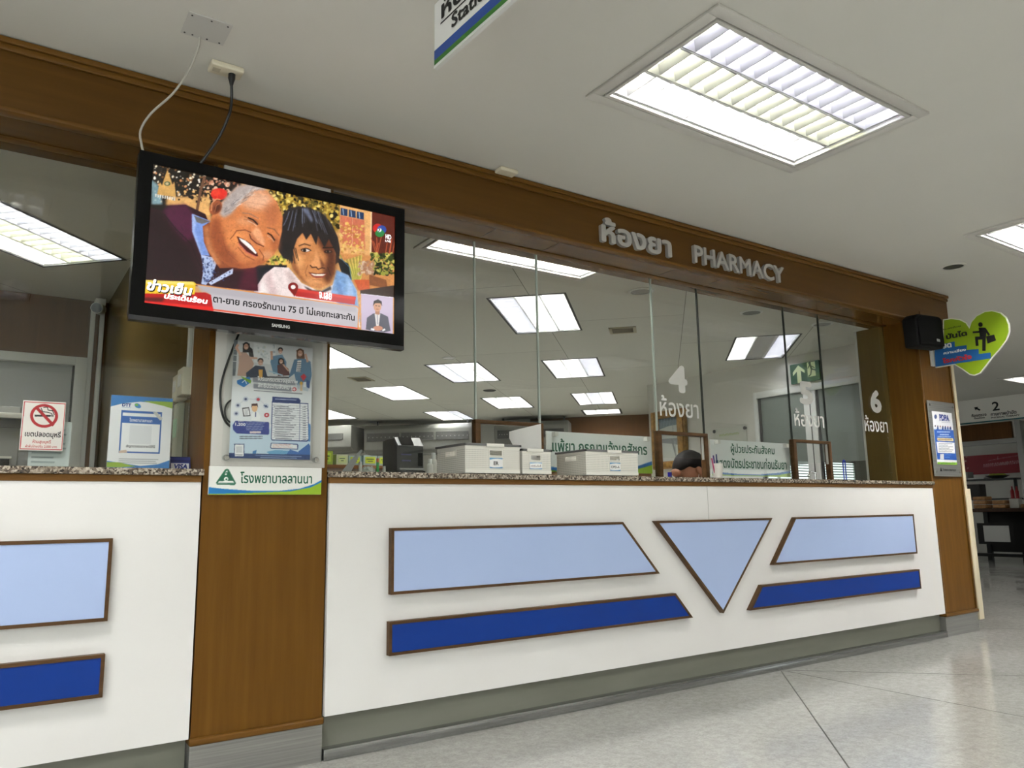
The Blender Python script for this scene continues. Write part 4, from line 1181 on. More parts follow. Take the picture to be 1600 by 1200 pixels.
# acrylic holder with standoffs, the poster in it, the cable loop behind it
ah = thing('poster_holder', 'clear acrylic poster holder on steel standoffs, on the left column', 'poster holder', (0.92, -0.03, 1.14))
MB().box(0.735, 1.118, -0.034, -0.031, 1.142, 1.70, 0.0008).build('acrylic_sheet', M_ACRYL, ah, 0)
for x in (0.752, 1.102):
    for z in (1.156, 1.68):
        MB().lathe([(0.011, -0.0125), (0.011, -0.036), (0.009, -0.04), (0.004, -0.0405)], (x, 0, z), 20, 'y').build('standoff', M_CHROME, ah)
def poster_print():
    c = Canvas(190, 272, (236, 238, 240))
    c.quad((195, 85), (728, 148), (698, 893), (160, 875))
    c.poly([(190, 80), (735, 145), (720, 440), (178, 400)], (206, 206, 206))
    c.poly([(192, 84), (222, 90), (205, 330), (184, 330)], (104, 110, 116)); 
    for y in (150, 190, 232): c.line([(190, y), (222, y + 3)], 4, (210, 210, 208))
    c.poly([(330, 110), (480, 130), (470, 260), (330, 240)], (222, 222, 222)); c.dots(340, 125, 470, 240, 30, (3, 9), [(180, 190, 190), (204, 196, 170), (150, 160, 170)], .6, seed=21)
    def face(x, y, r, hair=(30, 24, 24), long=0):
        if long: c.poly([(x - r * 1.2, y - r), (x + r * 1.2, y - r), (x + r * 1.6, y + r * long), (x - r * 1.2, y + r * long)], hair)
        c.ell(x, y - r * .5, r * 1.05, r, hair); c.ell(x, y + r * .15, r * .82, r * 1.05, (206, 156, 132)); c.line([(x - r * .3, y + r * .6), (x + r * .35, y + r * .6)], 3, (240, 230, 226)); c.line([(x - r * .5, y - .1 * r), (x - r * .2, y - .1 * r)], 2, (50, 34, 30)); c.line([(x + r * .2, y - .1 * r), (x + r * .5, y - .1 * r)], 2, (50, 34, 30))
    c.poly([(282, 120), (320, 150), (330, 210), (300, 200)], (28, 22, 22))
    c.poly([(228, 175), (270, 165), (310, 210), (330, 250), (310, 300), (290, 335), (218, 330), (228, 250)], (186, 150, 132))
    c.line([(240, 190), (212, 140), (222, 122)], 17, (210, 164, 142)); c.line([(310, 210), (350, 214)], 14, (206, 160, 138))
    face(278, 132, 19, long=2.2)
    c.poly([(450, 200), (520, 190), (548, 240), (540, 320), (460, 320), (440, 240)], (92, 128, 156)); c.line([(450, 220), (448, 170)], 15, (200, 154, 130)); face(508, 165, 16)
    c.poly([(486, 262), (520, 252), (560, 285), (570, 330), (490, 335)], (92, 46, 46)); c.line([(560, 300), (520, 250)], 10, (206, 160, 138)); face(512, 235, 15, long=1.3)
    c.poly([(600, 225), (660, 215), (710, 240), (716, 330), (690, 440), (620, 420), (600, 320), (560, 350)], (84, 120, 150)); c.poly([(622, 232), (648, 230), (642, 310), (612, 306)], (226, 222, 218))
    for k in range(5): c.line([(620, 246 + k * 14), (644, 246 + k * 14)], 5, (40, 44, 66))
    c.line([(690, 240), (676, 190)], 14, (206, 160, 138)); face(640, 180, 20, (110, 76, 54), 2.0)
    c.poly([(276, 312), (340, 262), (400, 270), (420, 340), (280, 345)], (44, 56, 78)); c.poly([(360, 290), (388, 290), (386, 350), (364, 345)], (222, 168, 84)); face(374, 240, 19)
    c.line([(400, 340), (560, 345)], 10, (60, 60, 64)); c.line([(430, 300), (520, 330)], 8, (160, 190, 210))
    c.poly([(180, 345), (724, 400), (720, 460), (172, 430)], (232, 232, 232), .75, soft=6)
    c.poly([(215, 362), (300, 335), (312, 372), (262, 408), (218, 384)], (36, 116, 186)); c.poly([(240, 332), (312, 362), (306, 384), (262, 356)], (130, 180, 50)); c.line([(250, 376), (270, 360), (280, 384)], 5, (240, 240, 240))
    for (y0, x0, x1) in ((356, 322, 606), (398, 326, 580)):
        c.poly([(x0, y0 - 14), (x1, y0 + 14), (x1, y0 + 42), (x0, y0 + 18)], (70, 74, 92), .55, soft=2)
    c.ell(598, 424, 15, 13, (196, 50, 60)); c.line([(590, 424), (606, 424)], 5, (250, 240, 240)); c.line([(598, 416), (598, 432)], 5, (250, 240, 240))
    c.poly([(640, 338), (664, 320), (682, 340), (660, 370)], (190, 54, 66)); c.ell(645, 385, 10, 12, (226, 176, 70)); c.rect(638, 394, 652, 436, (222, 190, 150)); c.rect(658, 376, 678, 410, (236, 236, 236)); c.poly([(680, 360), (704, 372), (700, 420), (682, 412)], (56, 84, 140))
    c.line([(330, 430), (650, 455)], 5, (90, 92, 100), .8)
    # icons round the doctor
    for (x, y) in ((274, 487), (357, 488), (222, 528), (408, 535), (211, 582)): c.ell(x, y, 19, 17, (206, 212, 224)); c.ell(x, y, 9, 8, (66, 76, 116))
    c.ell(357, 490, 11, 10, (200, 64, 76)); c.ell(413, 594, 17, 15, (196, 54, 66)); c.ell(413, 594, 6, 6, (250, 240, 240)); c.line([(396, 528), (420, 542)], 7, (70, 90, 130))
    for a, b_ in (((292, 487), (340, 488)), ((236, 515), (258, 497)), ((376, 500), (396, 520))): c.line([a, b_], 2, (176, 180, 196))
    c.poly([(250, 545), (296, 540), (306, 600), (258, 602)], (60, 60, 66)); c.poly([(256, 552), (292, 548), (300, 594), (264, 596)], (246, 246, 246)); c.lines(266, 558, 294, 5, 7, 2.5, (120, 120, 130))
    c.poly([(312, 590), (330, 570), (355, 574), (372, 600), (368, 634), (312, 630)], (248, 248, 248)); c.line([(340, 575), (338, 604)], 6, (60, 66, 120)); c.ell(333, 548, 19, 24, (232, 186, 140)); c.poly([(312, 545), (314, 518), (352, 516), (356, 545), (348, 532), (318, 532)], (66, 28, 26))
    c.poly([(172, 640), (700, 720), (696, 896), (158, 878)], (170, 204, 228), .55, soft=8)
    c.poly([(205, 630), (425, 640), (430, 650), (428, 720), (420, 724), (214, 714), (190, 690), (186, 660)], (44, 62, 140))
    c.lines(276, 644, 410, 5, 11, 3.5, (200, 208, 232), 3); c.rect(300, 700, 374, 714, (232, 214, 214))
    c.lines(232, 732, 396, 2, 13, 5, (60, 62, 80), 5, .1)
    c.poly([(452, 472), (628, 484), (640, 500), (636, 520), (450, 510)], (36, 58, 116)); c.line([(470, 488), (612, 496)], 5, (190, 200, 226))
    c.poly([(448, 504), (690, 518), (694, 760), (680, 772), (446, 762), (440, 750)], (36, 58, 116)); c.poly([(453, 511), (686, 524), (688, 756), (676, 764), (450, 756), (446, 748)], (240, 240, 242))
    for k in range(15):
        y = 528 + k * 15.2
        c.line([(450, y), (686, y + 11 + k * .2)], 1.8, (120, 124, 140)); c.line([(462 + (k * 7) % 9, y + 8), (560 + (k * 37) % 50, y + 13)], 4, (96, 98, 112)); c.line([(652, y + 16), (672, y + 17)], 4, (96, 98, 112))
    c.line([(636, 505), (628, 770)], 3, (60, 76, 120))
    c.poly([(440, 776), (616, 786), (622, 796), (618, 824), (440, 816), (434, 806)], (36, 58, 116)); c.poly([(444, 781), (612, 791), (614, 818), (444, 811), (440, 804)], (242, 242, 242)); c.lines(450, 788, 608, 3, 9, 2.5, (200, 120, 110), 6)
    c.poly([(410, 836), (470, 824), (560, 830), (570, 858), (440, 860)], (110, 168, 206)); c.poly([(540, 856), (566, 822), (650, 850), (640, 866)], (60, 110, 176)); c.poly([(690, 650), (704, 660), (700, 770), (688, 772)], (70, 130, 190)); c.poly([(620, 836), (690, 784), (700, 800), (698, 870), (640, 866)], (56, 104, 170)); c.poly([(318, 832), (346, 822), (340, 850), (318, 852)], (70, 130, 190))
    c.poly([(160, 842), (700, 858), (700, 896), (158, 880)], (36, 62, 112)); c.line([(338, 858), (640, 870)], 4, (160, 176, 206)); c.line([(370, 873), (610, 880)], 4, (160, 176, 206))
    c.rect(196, 782, 264, 868, (40, 62, 112)); c.rect(201, 787, 259, 863, (242, 242, 242)); c.line([(206, 854), (252, 856)], 4, (90, 90, 100)); c.rect(210, 798, 250, 840, (214, 214, 216))
    return c
po = tag(MB().box(0.762, 1.077, -0.0295, -0.0285, 1.155, 1.612).build('poster', M_PAPER, None, 0, base=(0.92, -0.029, 1.155)), 'health programme poster with five people and a price table, in the acrylic holder', 'poster')
pp = Plane((0.762, -0.0295, 1.155))
picture('print', poster_print(), M_PRINT, po, pp, 0.315, 0.457, 0.0004)
text('lettering', 'โปรแกรมตรวจสุขภาพ', M_TXTW, po, pp, 0.095, 0.256, 0.30, 0.322, 0.03, off=0.0008)
text('lettering', 'สิทธิประกันสังคม !!', M_TXTW, po, pp, 0.098, 0.238, 0.278, 0.298, 0.03, off=0.0008)
text('lettering', '1,200', M_TXTW, po, pp, 0.018, 0.057, 0.122, 0.135, 0.03, off=0.0008)
text('lettering', 'ราคา', M_TXTW, po, pp, 0.028, 0.048, 0.139, 0.147, 0.02, off=0.0008)
lp = MB().tube([(0.79, -0.02, 1.66), (0.768, -0.02, 1.60), (0.735, -0.02, 1.49), (0.722, -0.021, 1.41), (0.729, -0.022, 1.335), (0.752, -0.022, 1.285), (0.80, -0.02, 1.26)], 0.0042)
lp.tube([(0.80, -0.019, 1.395), (0.757, -0.019, 1.372), (0.742, -0.02, 1.34), (0.752, -0.021, 1.30), (0.80, -0.02, 1.275)], 0.0035)
tag(lp.build('cable', M_BLACK, None, base=(0.75, -0.02, 1.4)), 'black cable looped behind the poster holder on the left column', 'cable')

# ------------------------------------------------------------------ ceiling plates, cables above the television
cpn = thing('blank_plate', 'square grey metal cover plate screwed to the ceiling, above the television', 'cover plate', (0.516, -0.46, ZC))
MB().box(0.445, 0.588, -0.53, -0.393, ZC - 0.004, ZC - 0.0004, 0.001).build('plate', mat('plate_grey', (196, 196, 192), 0.5), cpn, 0)
for x, y in ((0.458, -0.516), (0.52, -0.518), (0.574, -0.516), (0.456, -0.405), (0.482, -0.405), (0.53, -0.405), (0.572, -0.405)):
    MB().cyl((x, y, ZC - 0.0055), (x, y, ZC - 0.0035), 0.0032, seg=10).build('screw', M_DGREY, cpn)
tag(MB().tube([(0.506, -0.408, ZC - 0.006), (0.505, -0.39, 2.56), (0.49, -0.33, 2.50), (0.455, -0.25, 2.44), (0.40, -0.17, 2.385), (0.372, -0.15, 2.32), (0.378, -0.148, 2.27), (0.39, -0.14, 2.232)], 0.0042, 10).build('cable', mat('cable_grey', (176, 172, 162), 0.5), None, base=(0.506, -0.408, ZC)),
    'pale grey cable hanging from the ceiling plate to the television', 'cable')
so = thing('power_outlet', 'ivory double power outlet on the ceiling above the television', 'outlet', (0.633, -0.255, ZC))
MB().box(0.574, 0.692, -0.291, -0.222, ZC - 0.022, ZC - 0.0004, 0.006, 3).build('outlet_body', M_PLASC, so)
MB().box(0.585, 0.612, -0.27, -0.243, ZC - 0.0225, ZC - 0.0215).build('socket_face', mat('ivory_dark', (190, 182, 160), 0.5), so, 0)
pw = thing('extension_lead', 'black power cord plugged into the ceiling outlet, running down to the television', 'cable', (0.655, -0.256, ZC - 0.022))
MB().lathe([(0.013, 0.0), (0.013, -0.018), (0.009, -0.03), (0.006, -0.045)], (0.655, -0.256, ZC - 0.0225), 16).build('plug', M_BLACK, pw)
MB().tube([(0.655, -0.256, ZC - 0.06), (0.662, -0.24, 2.48), (0.664, -0.2, 2.44), (0.64, -0.165, 2.36), (0.60, -0.14, 2.28), (0.575, -0.118, 2.235)], 0.0055, 10).build('cord', M_BLACK, pw)
tag(MB().box(1.962, 2.066, -0.113, -0.054, ZC - 0.02, ZC - 0.0004, 0.006, 3).build('junction_box', M_PLASC, None, base=(2.014, -0.083, ZC)), 'small ivory junction box on the ceiling, right above the television corner', 'junction box')

def downlight(x, y, r, label, m, rimc, group=None):
    t = thing('downlight', label, 'downlight', (x, y, ZC), 0, group)
    MB().lathe([(r, -0.0004), (r * 1.0, -0.004), (r * 0.86, -0.009), (r * 0.80, -0.009), (r * 0.78, -0.0006)], (x, y, ZC), 32).build('rim', rimc, t)
    MB().cyl((x, y, ZC - 0.0045), (x, y, ZC - 0.003), r * 0.785, seg=32).build('lens', m, t)
DG = 'round downlights in the pharmacy ceiling'
M_LENS = mat('downlight_grey', (120, 122, 116), 0.3); M_LENSD = mat('downlight_dark', (46, 46, 42), 0.6)
downlight(5.55, -0.467, 0.083, 'dark round ceiling hole in the hall, above the black loudspeaker', M_LENSD, M_FRAME)
downlight(4.075, 1.14, 0.10, 'round grey downlight right below the header, left of the PHARMACY lettering', M_LENS, M_ALU, DG)
downlight(5.35, 1.125, 0.095, 'round grey downlight behind the glass, above the number 4 and left of the exit sign', M_LENS, M_ALU, DG)
downlight(6.27, 1.065, 0.095, 'round grey downlight behind the glass, nearest the right column', M_LENS, M_ALU, DG)
downlight(4.07, 4.115, 0.075, 'round white downlight just above a ceiling light over the ER basket', mat('downlight_white', (238, 238, 236), 0.4), M_ALU, DG)
downlight(5.665, 5.805, 0.09, 'small dark round downlight above the ER basket paper', M_LENSD, M_FRAMED, DG)

def vent(x, y, a, L, Wd, label):
    t = thing('ceiling_vent', label, 'vent', (x, y, ZC), math.radians(a), 'square vents in the pharmacy ceiling')
    b = MB(); b.box(-L / 2, L / 2, -Wd / 2, -Wd / 2 + .03, -0.008, -0.0004); b.box(-L / 2, L / 2, Wd / 2 - .03, Wd / 2, -0.008, -0.0004); b.box(-L / 2, -L / 2 + .03, -Wd / 2, Wd / 2, -0.008, -0.0004); b.box(L / 2 - .03, L / 2, -Wd / 2, Wd / 2, -0.008, -0.0004)
    b.build('frame', mat('vent_frame', (176, 168, 140), 0.6), t, 0, rel=False)
    MB().box(-L / 2 + .03, L / 2 - .03, -Wd / 2 + .03, Wd / 2 - .03, -0.003, -0.0006).build('backing', M_FRAMED, t, 0, rel=False)
    b = MB()
    n = 9
    for k in range(n):
        q = -L / 2 + .04 + (L - .08) * k / (n - 1)
        b.box(q - 0.004, q + 0.004, -Wd / 2 + .03, Wd / 2 - .03, -0.008, -0.003)
    b.build('grille', mat('vent_slat', (120, 112, 90), 0.6), t, 0, rel=False)
vent(4.83, 2.18, 45, 0.25, 0.25, 'square beige ceiling vent right of the largest bright ceiling light')
vent(3.78, 5.80, 45, 0.31, 0.24, 'small dark ceiling vent near the left column, above the receipt printer')

# ------------------------------------------------------------------ lettering on the fascia
let = thing('wall_lettering', 'raised grey metal Thai and PHARMACY letters on the wooden fascia', 'sign', (3.43, -0.03, 2.36))
PF = Plane((0, -0.0305, 0))
letters('ห้องยา', M_LETTER, let, PF, 2.645, 3.175, 2.362, 2.505, 0.035, 0.022)
letters('PHARMACY', M_LETTER, let, PF, 3.362, 4.20, 2.368, 2.478, 0.022, 0.022)

# window numbers
PG = Plane((0, YG - 0.0045, 0))
def number(ch, x0, x1, z0, z1, tx0, tx1, tz0, tz1, label):
    t = thing('window_lettering', label, 'window lettering', (x0, YG, z0), 0, 'numbered pharmacy lettering on the glass')
    text('number', ch, M_VINYL, t, PG, x0, x1, z0, z1, 0.05, off=0.0008)
    text('lettering', 'ห้องยา', M_VINYL, t, PG, tx0, tx1, tz0, tz1, 0.012, off=0.0008)
number('4', 3.432, 3.597, 1.648, 1.822, 3.346, 3.684, 1.495, 1.625, 'white number 4 and Thai lettering on the glass, above the person')
number('5', 4.724, 4.887, 1.655, 1.825, 4.645, 4.987, 1.498, 1.625, 'white number 5 and Thai lettering on the glass, in front of the doors')
number('6', 5.604, 5.755, 1.648, 1.830, 5.50, 5.812, 1.500, 1.625, 'white number 6 and Thai lettering on the glass beside the right column')

# ------------------------------------------------------------------ signs on and behind the glass
def hung_sign(x0, x1, z0, z1, lines, label, wave):
    o = tag(MB().box(x0, x1, 0.316, 0.322, z0, z1, 0.001).build('hanging_sign', M_PAPER, None, base=((x0 + x1) / 2, 0.32, z0)), label, 'sign', 'printed notices behind the glass')
    pl = Plane((x0, 0.316, z0)); w = x1 - x0; h = z1 - z0
    c = Canvas(220, 60, (238, 240, 240)); c.map = lambda x, y: (x, y)
    c.poly(wave[0], (30, 108, 180)); c.poly(wave[1], (150, 186, 44))
    picture('print', c, M_PRINT, o, pl, w, h)
    for body, a, b, p, q, col in lines:
        text('lettering', body, col, o, pl, a * w, b * w, p * h, q * h, 0.02)
    for x in (x0 + 0.05, x1 - 0.05):
        MB().box(x - 0.012, x + 0.012, YG + 0.0045, 0.316, z1 - 0.03, z1 - 0.005).build('tape', M_PLASW, o, 0)
hung_sign(2.516, 3.30, 1.15, 1.37, [('แพ้ยา กรุณาแจ้งเภสัชกร', 0.05, 0.955, 0.40, 0.83, M_GREENT)], 'white sign with green Thai medicine allergy notice, behind the OPD basket',
          ([(0, .86), (.3, .95), (.6, .93), (.85, .8), (1, .66), (1, 1), (0, 1)], [(0, .95), (.3, 1.0), (.6, .98), (.85, .88), (1, .76), (1, 1), (0, 1)]))
hung_sign(3.82, 4.615, 1.145, 1.376, [('ผู้ป่วยประกันสังคม', 0.24, 0.80, 0.58, 0.92, M_GREENT), ('แสดงบัตรประชาชนก่อนรับยา', 0.05, 0.95, 0.22, 0.53, M_GREENT)], 'white sign with two green Thai lines for insured patients, right of the person',
          ([(0, .88), (.3, .93), (.6, .93), (.85, .87), (1, .8), (1, 1), (0, 1)], [(0, .94), (.3, .97), (.6, .97), (.85, .93), (1, .87), (1, 1), (0, 1)]))

# left window: no smoking notice, printed list, payment stand, card sign
ns = tag(MB().box(0.099, 0.236, YG - 0.0062, YG - 0.0045, 1.187, 1.370, 0.0).build('no_smoking_sign', M_PAPER, None, 0, base=(0.17, YG - 0.005, 1.187)), 'white no smoking notice with red ring, stuck on the left window', 'sign')
def ns_print():
    c = Canvas(120, 160, (226, 222, 216))
    c.quad((113, 713), (324, 722), (303, 960), (95, 955))
    c.poly([(118, 720), (320, 728), (300, 955), (100, 950)], (186, 44, 52)); c.poly([(122, 724), (316, 732), (297, 951), (104, 946)], (228, 224, 218))
    c.ell(215, 790, 68, 58, (170, 36, 42)); c.ell(215, 790, 53, 45, (228, 224, 218))
    c.rect(169, 785, 246, 794, (20, 18, 20)); c.rect(248, 785, 252, 795, (20, 18, 20)); c.rect(255, 785, 260, 795, (20, 18, 20))
    c.line([(200, 752), (208, 770), (230, 772), (252, 778), (254, 784)], 4, (24, 22, 24)); c.line([(212, 748), (232, 748), (234, 762), (256, 764), (264, 784)], 4, (24, 22, 24))
    c.line([(176, 748), (258, 834)], 15, (170, 36, 42))
    return c
pn = Plane((0.099, YG - 0.0062, 1.187))
picture('print', ns_print(), M_PRINT, ns, pn, 0.137, 0.183)
text('lettering', 'เขตปลอดบุหรี่', M_TXTK, ns, pn, 0.014, 0.128, 0.044, 0.073, 0.02)
text('lettering', 'ห้ามสูบบุหรี่', M_TXTR, ns, pn, 0.04, 0.098, 0.023, 0.040, 0.012)
text('lettering', 'ฝ่าฝืนโทษปรับ 2,000 บาท', M_TXTR, ns, pn, 0.018, 0.118, 0.009, 0.021, 0.012)
c = Canvas(60, 50, (206, 214, 214)); c.map = lambda x, y: (x / 100, y / 100)
c.lines(8, 8, 92, 9, 10, 3, (130, 142, 146), 4, .4)
nt = tag(MB().box(0.13, 0.262, 0.30, 0.302, ZT + 0.0005, 1.30).build('printed_list', mat('paper_green_grey', (206, 214, 212), 0.7), None, 0, base=(0.2, 0.3, ZT)), 'pale printed list standing behind the no smoking notice', 'notice')
picture('print', c, M_PRINT, nt, Plane((0.13, 0.30, ZT + 0.001)), 0.132, 0.17)

ds = thing('payment_sign', 'clear stand with a blue and white payment notice on the left countertop', 'sign', (0.475, 0.12, ZT))
MB().box(0.366, 0.584, 0.117, 0.1195, ZT + 0.0006, 1.392, 0.0005).build('acrylic_front', M_ACRYL, ds, 0)
MB().box(0.366, 0.584, 0.123, 0.1255, ZT + 0.0006, 1.392, 0.0005).build('acrylic_back', M_ACRYL, ds, 0)
MB().box(0.366, 0.584, 0.117, 0.19, ZT + 0.0004, ZT + 0.004, 0.0005).build('acrylic_foot', M_ACRYL, ds, 0)
def dt_print():
    c = Canvas(150, 190, (236, 236, 236)); c.map = lambda x, y: ((x - 547) / 288, (y - 690) / 362)
    c.poly([(547, 690), (836, 698), (836, 712), (760, 718), (680, 716), (600, 730), (547, 748)], (56, 124, 190)); c.poly([(690, 712), (836, 706), (836, 742), (790, 730)], (150, 180, 60)); c.poly([(547, 690), (836, 690), (836, 708), (547, 706)], (56, 124, 190))
    c.poly([(547, 1010), (620, 1020), (700, 1032), (780, 1022), (836, 1000), (836, 1056), (547, 1056)], (56, 124, 190)); c.poly([(547, 1016), (600, 1016), (680, 1034), (600, 1040), (547, 1040)], (150, 180, 60))
    c.ell(670, 737, 16, 11, (70, 140, 200), rot=.5); c.ell(664, 733, 8, 6, (130, 190, 90))
    c.rect(597, 762, 786, 970, (44, 96, 170)); c.rect(604, 774, 779, 962, (240, 240, 240)); c.rect(604, 790, 779, 824, (44, 96, 170)); c.rect(640, 834, 742, 924, (226, 227, 228))
    c.poly([(742, 766), (760, 762), (792, 795), (778, 804)], (200, 198, 194)); c.poly([(597, 960), (630, 955), (636, 968), (600, 972)], (206, 180, 160)); c.rect(597, 747, 640, 749, (140, 170, 200))
    c.lines(600, 998, 790, 3, 9, 3, (120, 124, 130), 3, .2)
    return c
dp = MB().box(0.369, 0.581, 0.1202, 0.1222, ZT + 0.001, 1.388).build('notice_paper', M_PAPER, ds, 0)
pd = Plane((0.369, 0.1202, ZT + 0.001))
picture('print', dt_print(), M_PRINT, dp, pd, 0.212, 0.275, 0.0003)
def dtx(body, x0, y0, x1, y1, m, bold): text('lettering', body, m, dp, pd, (x0 - 547) / 288 * .212, (x1 - 547) / 288 * .212, (1052 - y1) / 362 * .275, (1052 - y0) / 362 * .275, bold, off=0.0006)
dtx('DTT', 598, 727, 640, 744, M_TXTB, .05); dtx('โรงพยาบาลลานนา', 636, 798, 742, 816, M_TXTW, .01); dtx('เชิญตรวจสอบราคายาได้ที่นี่', 628, 928, 762, 946, M_TXTK, .02)
vs = thing('card_sign', 'small dark blue tent sign reading VISA beside the payment notice', 'sign', (0.645, 0.2, ZT))
MB().prism([(0.196, ZT + 0.0005), (0.236, ZT + 0.0005), (0.214, 1.172), (0.210, 1.172)], (0.598, 0.674), 'x').build('tent', mat('card_blue', (28, 36, 92), 0.4), vs, 0)
pv = Plane((0.598, 0.1955, ZT), (1, 0, 0), (0, 0.22, 1))
c = Canvas(60, 40, (32, 40, 100)); c.map = lambda x, y: (x / 100, y / 100)
c.rect(0, 0, 100, 18, (40, 50, 120)); c.rect(7, 34, 92, 96, (196, 150, 60)); c.rect(7, 34, 92, 86, (232, 232, 234)); c.rect(7, 34, 92, 40, (40, 60, 140))
picture('print', c, M_PRINT, vs, pv, 0.076, 0.058)
text('lettering', 'VISA', M_TXTB, vs, pv, 0.012, 0.064, 0.012, 0.032, 0.05, off=0.0014, shear=0.2)

# ------------------------------------------------------------------ baskets on the counter
def weave():
    m = mat('woven_plastic', (226, 224, 216), 0.5)
    n, l, b = nodes(m)
    g = n.new('ShaderNodeNewGeometry')
    s = n.new('ShaderNodeSeparateXYZ'); l.new(g.outputs['Position'], s.inputs[0])
    def M(op, a, b2=None):
        q = n.new('ShaderNodeMath'); q.operation = op
        for i, v in enumerate((a, b2)):
            if v is None: continue
            if isinstance(v, (int, float)): q.inputs[i].default_value = v
            else: l.new(v, q.inputs[i])
        return q.outputs[0]
    xy = M('ADD', s.outputs[0], s.outputs[1])
    fx = M('GREATER_THAN', M('FRACT', M('MULTIPLY', xy, 118.0)), 0.56)
    fz = M('GREATER_THAN', M('FRACT', M('MULTIPLY', s.outputs[2], 112.0)), 0.52)
    k = M('MULTIPLY', fx, fz)
    t = n.new('ShaderNodeBsdfTransparent')
    mx = n.new('ShaderNodeMixShader')
    l.new(M('MULTIPLY', k, 0.55), mx.inputs[0]); l.new(b.outputs[0], mx.inputs[1]); l.new(t.outputs[0], mx.inputs[2])
    l.new(mx.outputs[0], n['Material Output'].inputs[0])
    return m
M_WEAVE = weave()
M_BASK = mat('basket_white', (230, 228, 220), 0.45)
M_RIM = mat('basket_rim_grey', (98, 98, 98), 0.5)
def basket(x0, x1, y0, y1, h, label, body, hx, hw):
    t = thing('storage_basket', label, 'basket', ((x0 + x1) / 2, (y0 + y1) / 2, ZT), group='white storage baskets on the counter')
    z0, z1 = ZT + 0.004, ZT + h
    th = 0.0025
    b = MB()
    hz0, hz1 = z1 - 0.042, z1 - 0.020       # hand holes
    def wallx(y, side):                      # front/back wall with a hand hole
        ya, yb = (y, y + th) if side < 0 else (y - th, y)
        a, c2 = hx - hw / 2, hx + hw / 2
        b.box(x0, a, ya, yb, z0, z1); b.box(c2, x1, ya, yb, z0, z1); b.box(a, c2, ya, yb, z0, hz0); b.box(a, c2, ya, yb, hz1, z1)
    def wally(x, side):
        xa, xb = (x, x + th) if side < 0 else (x - th, x)
        ym = (y0 + y1) / 2; a, c2 = ym - 0.045, ym + 0.045
        b.box(xa, xb, y0 + th, a, z0, z1); b.box(xa, xb, c2, y1 - th, z0, z1); b.box(xa, xb, a, c2, z0, hz0); b.box(xa, xb, a, c2, hz1, z1)
    wallx(y0, -1); wallx(y1, 1); wally(x0, -1); wally(x1, 1)
    b.box(x0, x1, y0, y1, z0 - 0.001, z0 + 0.002)
    b.build('woven_body', M_WEAVE, t, 0)
    # smooth bands: bottom, corners, frames of the hand holes
    b = MB()
    e = 0.0012
    b.box(x0 - e, x1 + e, y0 - e, y0, z0, z0 + 0.016); b.box(x0 - e, x1 + e, y0 - e, y0, z1 - 0.012, z1)
    b.box(x0 - e, x0, y0, y1, z1 - 0.012, z1)
    a, c2 = hx - hw / 2, hx + hw / 2
    for (p, q, r, s2) in ((a - .005, a, hz0 - .005, hz1 + .005), (c2, c2 + .005, hz0 - .005, hz1 + .005), (a, c2, hz0 - .005, hz0), (a, c2, hz1, hz1 + .005)):
        b.box(p, q, y0 - e * 1.5, y0 + th, r, s2)
    ym = (y0 + y1) / 2; a, c2 = ym - 0.045, ym + 0.045
    for (p, q, r, s2) in ((a - .008, a, hz0 - .005, hz1 + .005), (c2, c2 + .008, hz0 - .005, hz1 + .005), (a, c2, hz0 - .005, hz0), (a, c2, hz1, hz1 + .005)):
        b.box(x0 - e * 1.5, x0 + th, p, q, r, s2)
    b.build('smooth_band', M_BASK, t, 0)
    # folded grey rim with a white clip in the middle of the front
    b = MB()
    rh = 0.011
    xa, xb = hx - 0.052, hx + 0.045
    b.box(x0 - 0.008, xa, y0 - 0.006, y0 + 0.006, z1, z1 + rh, 0.002); b.box(xb, x1 + 0.008, y0 - 0.006, y0 + 0.006, z1, z1 + rh, 0.002)
    b.box(x0 - 0.008, x1 + 0.008, y1 - 0.006, y1 + 0.006, z1, z1 + rh, 0.002)
    b.box(x0 - 0.008, x0 + 0.004, y0 - 0.006, y1 + 0.006, z1, z1 + rh, 0.002); b.box(x1 - 0.004, x1 + 0.008, y0 - 0.006, y1 + 0.006, z1, z1 + rh, 0.002)
    b.build('rim', M_RIM, t)
    MB().box(xa, xb, y0 - 0.007, y0 + 0.006, z1 - 0.004, z1 + rh + 0.001, 0.002).build('clip', M_BASK, t)
    MB().box(hx - 0.055, hx + 0.05, y0 + 0.002, y1 - 0.01, ZT + 0.0005, z0 + 0.0005).build('foot', M_DGREY, t, 0)
    cx0, cx1, cz0, cz1 = hx - 0.036, hx + 0.036, z0 + 0.022, hz0 - 0.012
    card = MB().box(cx0, cx1, y0 - 0.003, y0 - 0.0014, cz0, cz1).build('label_card', M_PAPER, t, 0)
    c = Canvas(48, 36, (238, 238, 238)); c.map = lambda x, y: (x, y)
    c.poly([(0, 0), (1, 0), (1, .14), (.6, .08), (.3, .12), (0, .2)], (80, 142, 190)); c.poly([(0, 1), (1, 1), (1, .84), (.7, .9), (.3, .92), (0, .86)], (80, 142, 190))
    pl = Plane((cx0, y0 - 0.003, cz0))
    picture('print', c, M_PRINT, card, pl, cx1 - cx0, cz1 - cz0, 0.0003)
    w, h2 = cx1 - cx0, cz1 - cz0
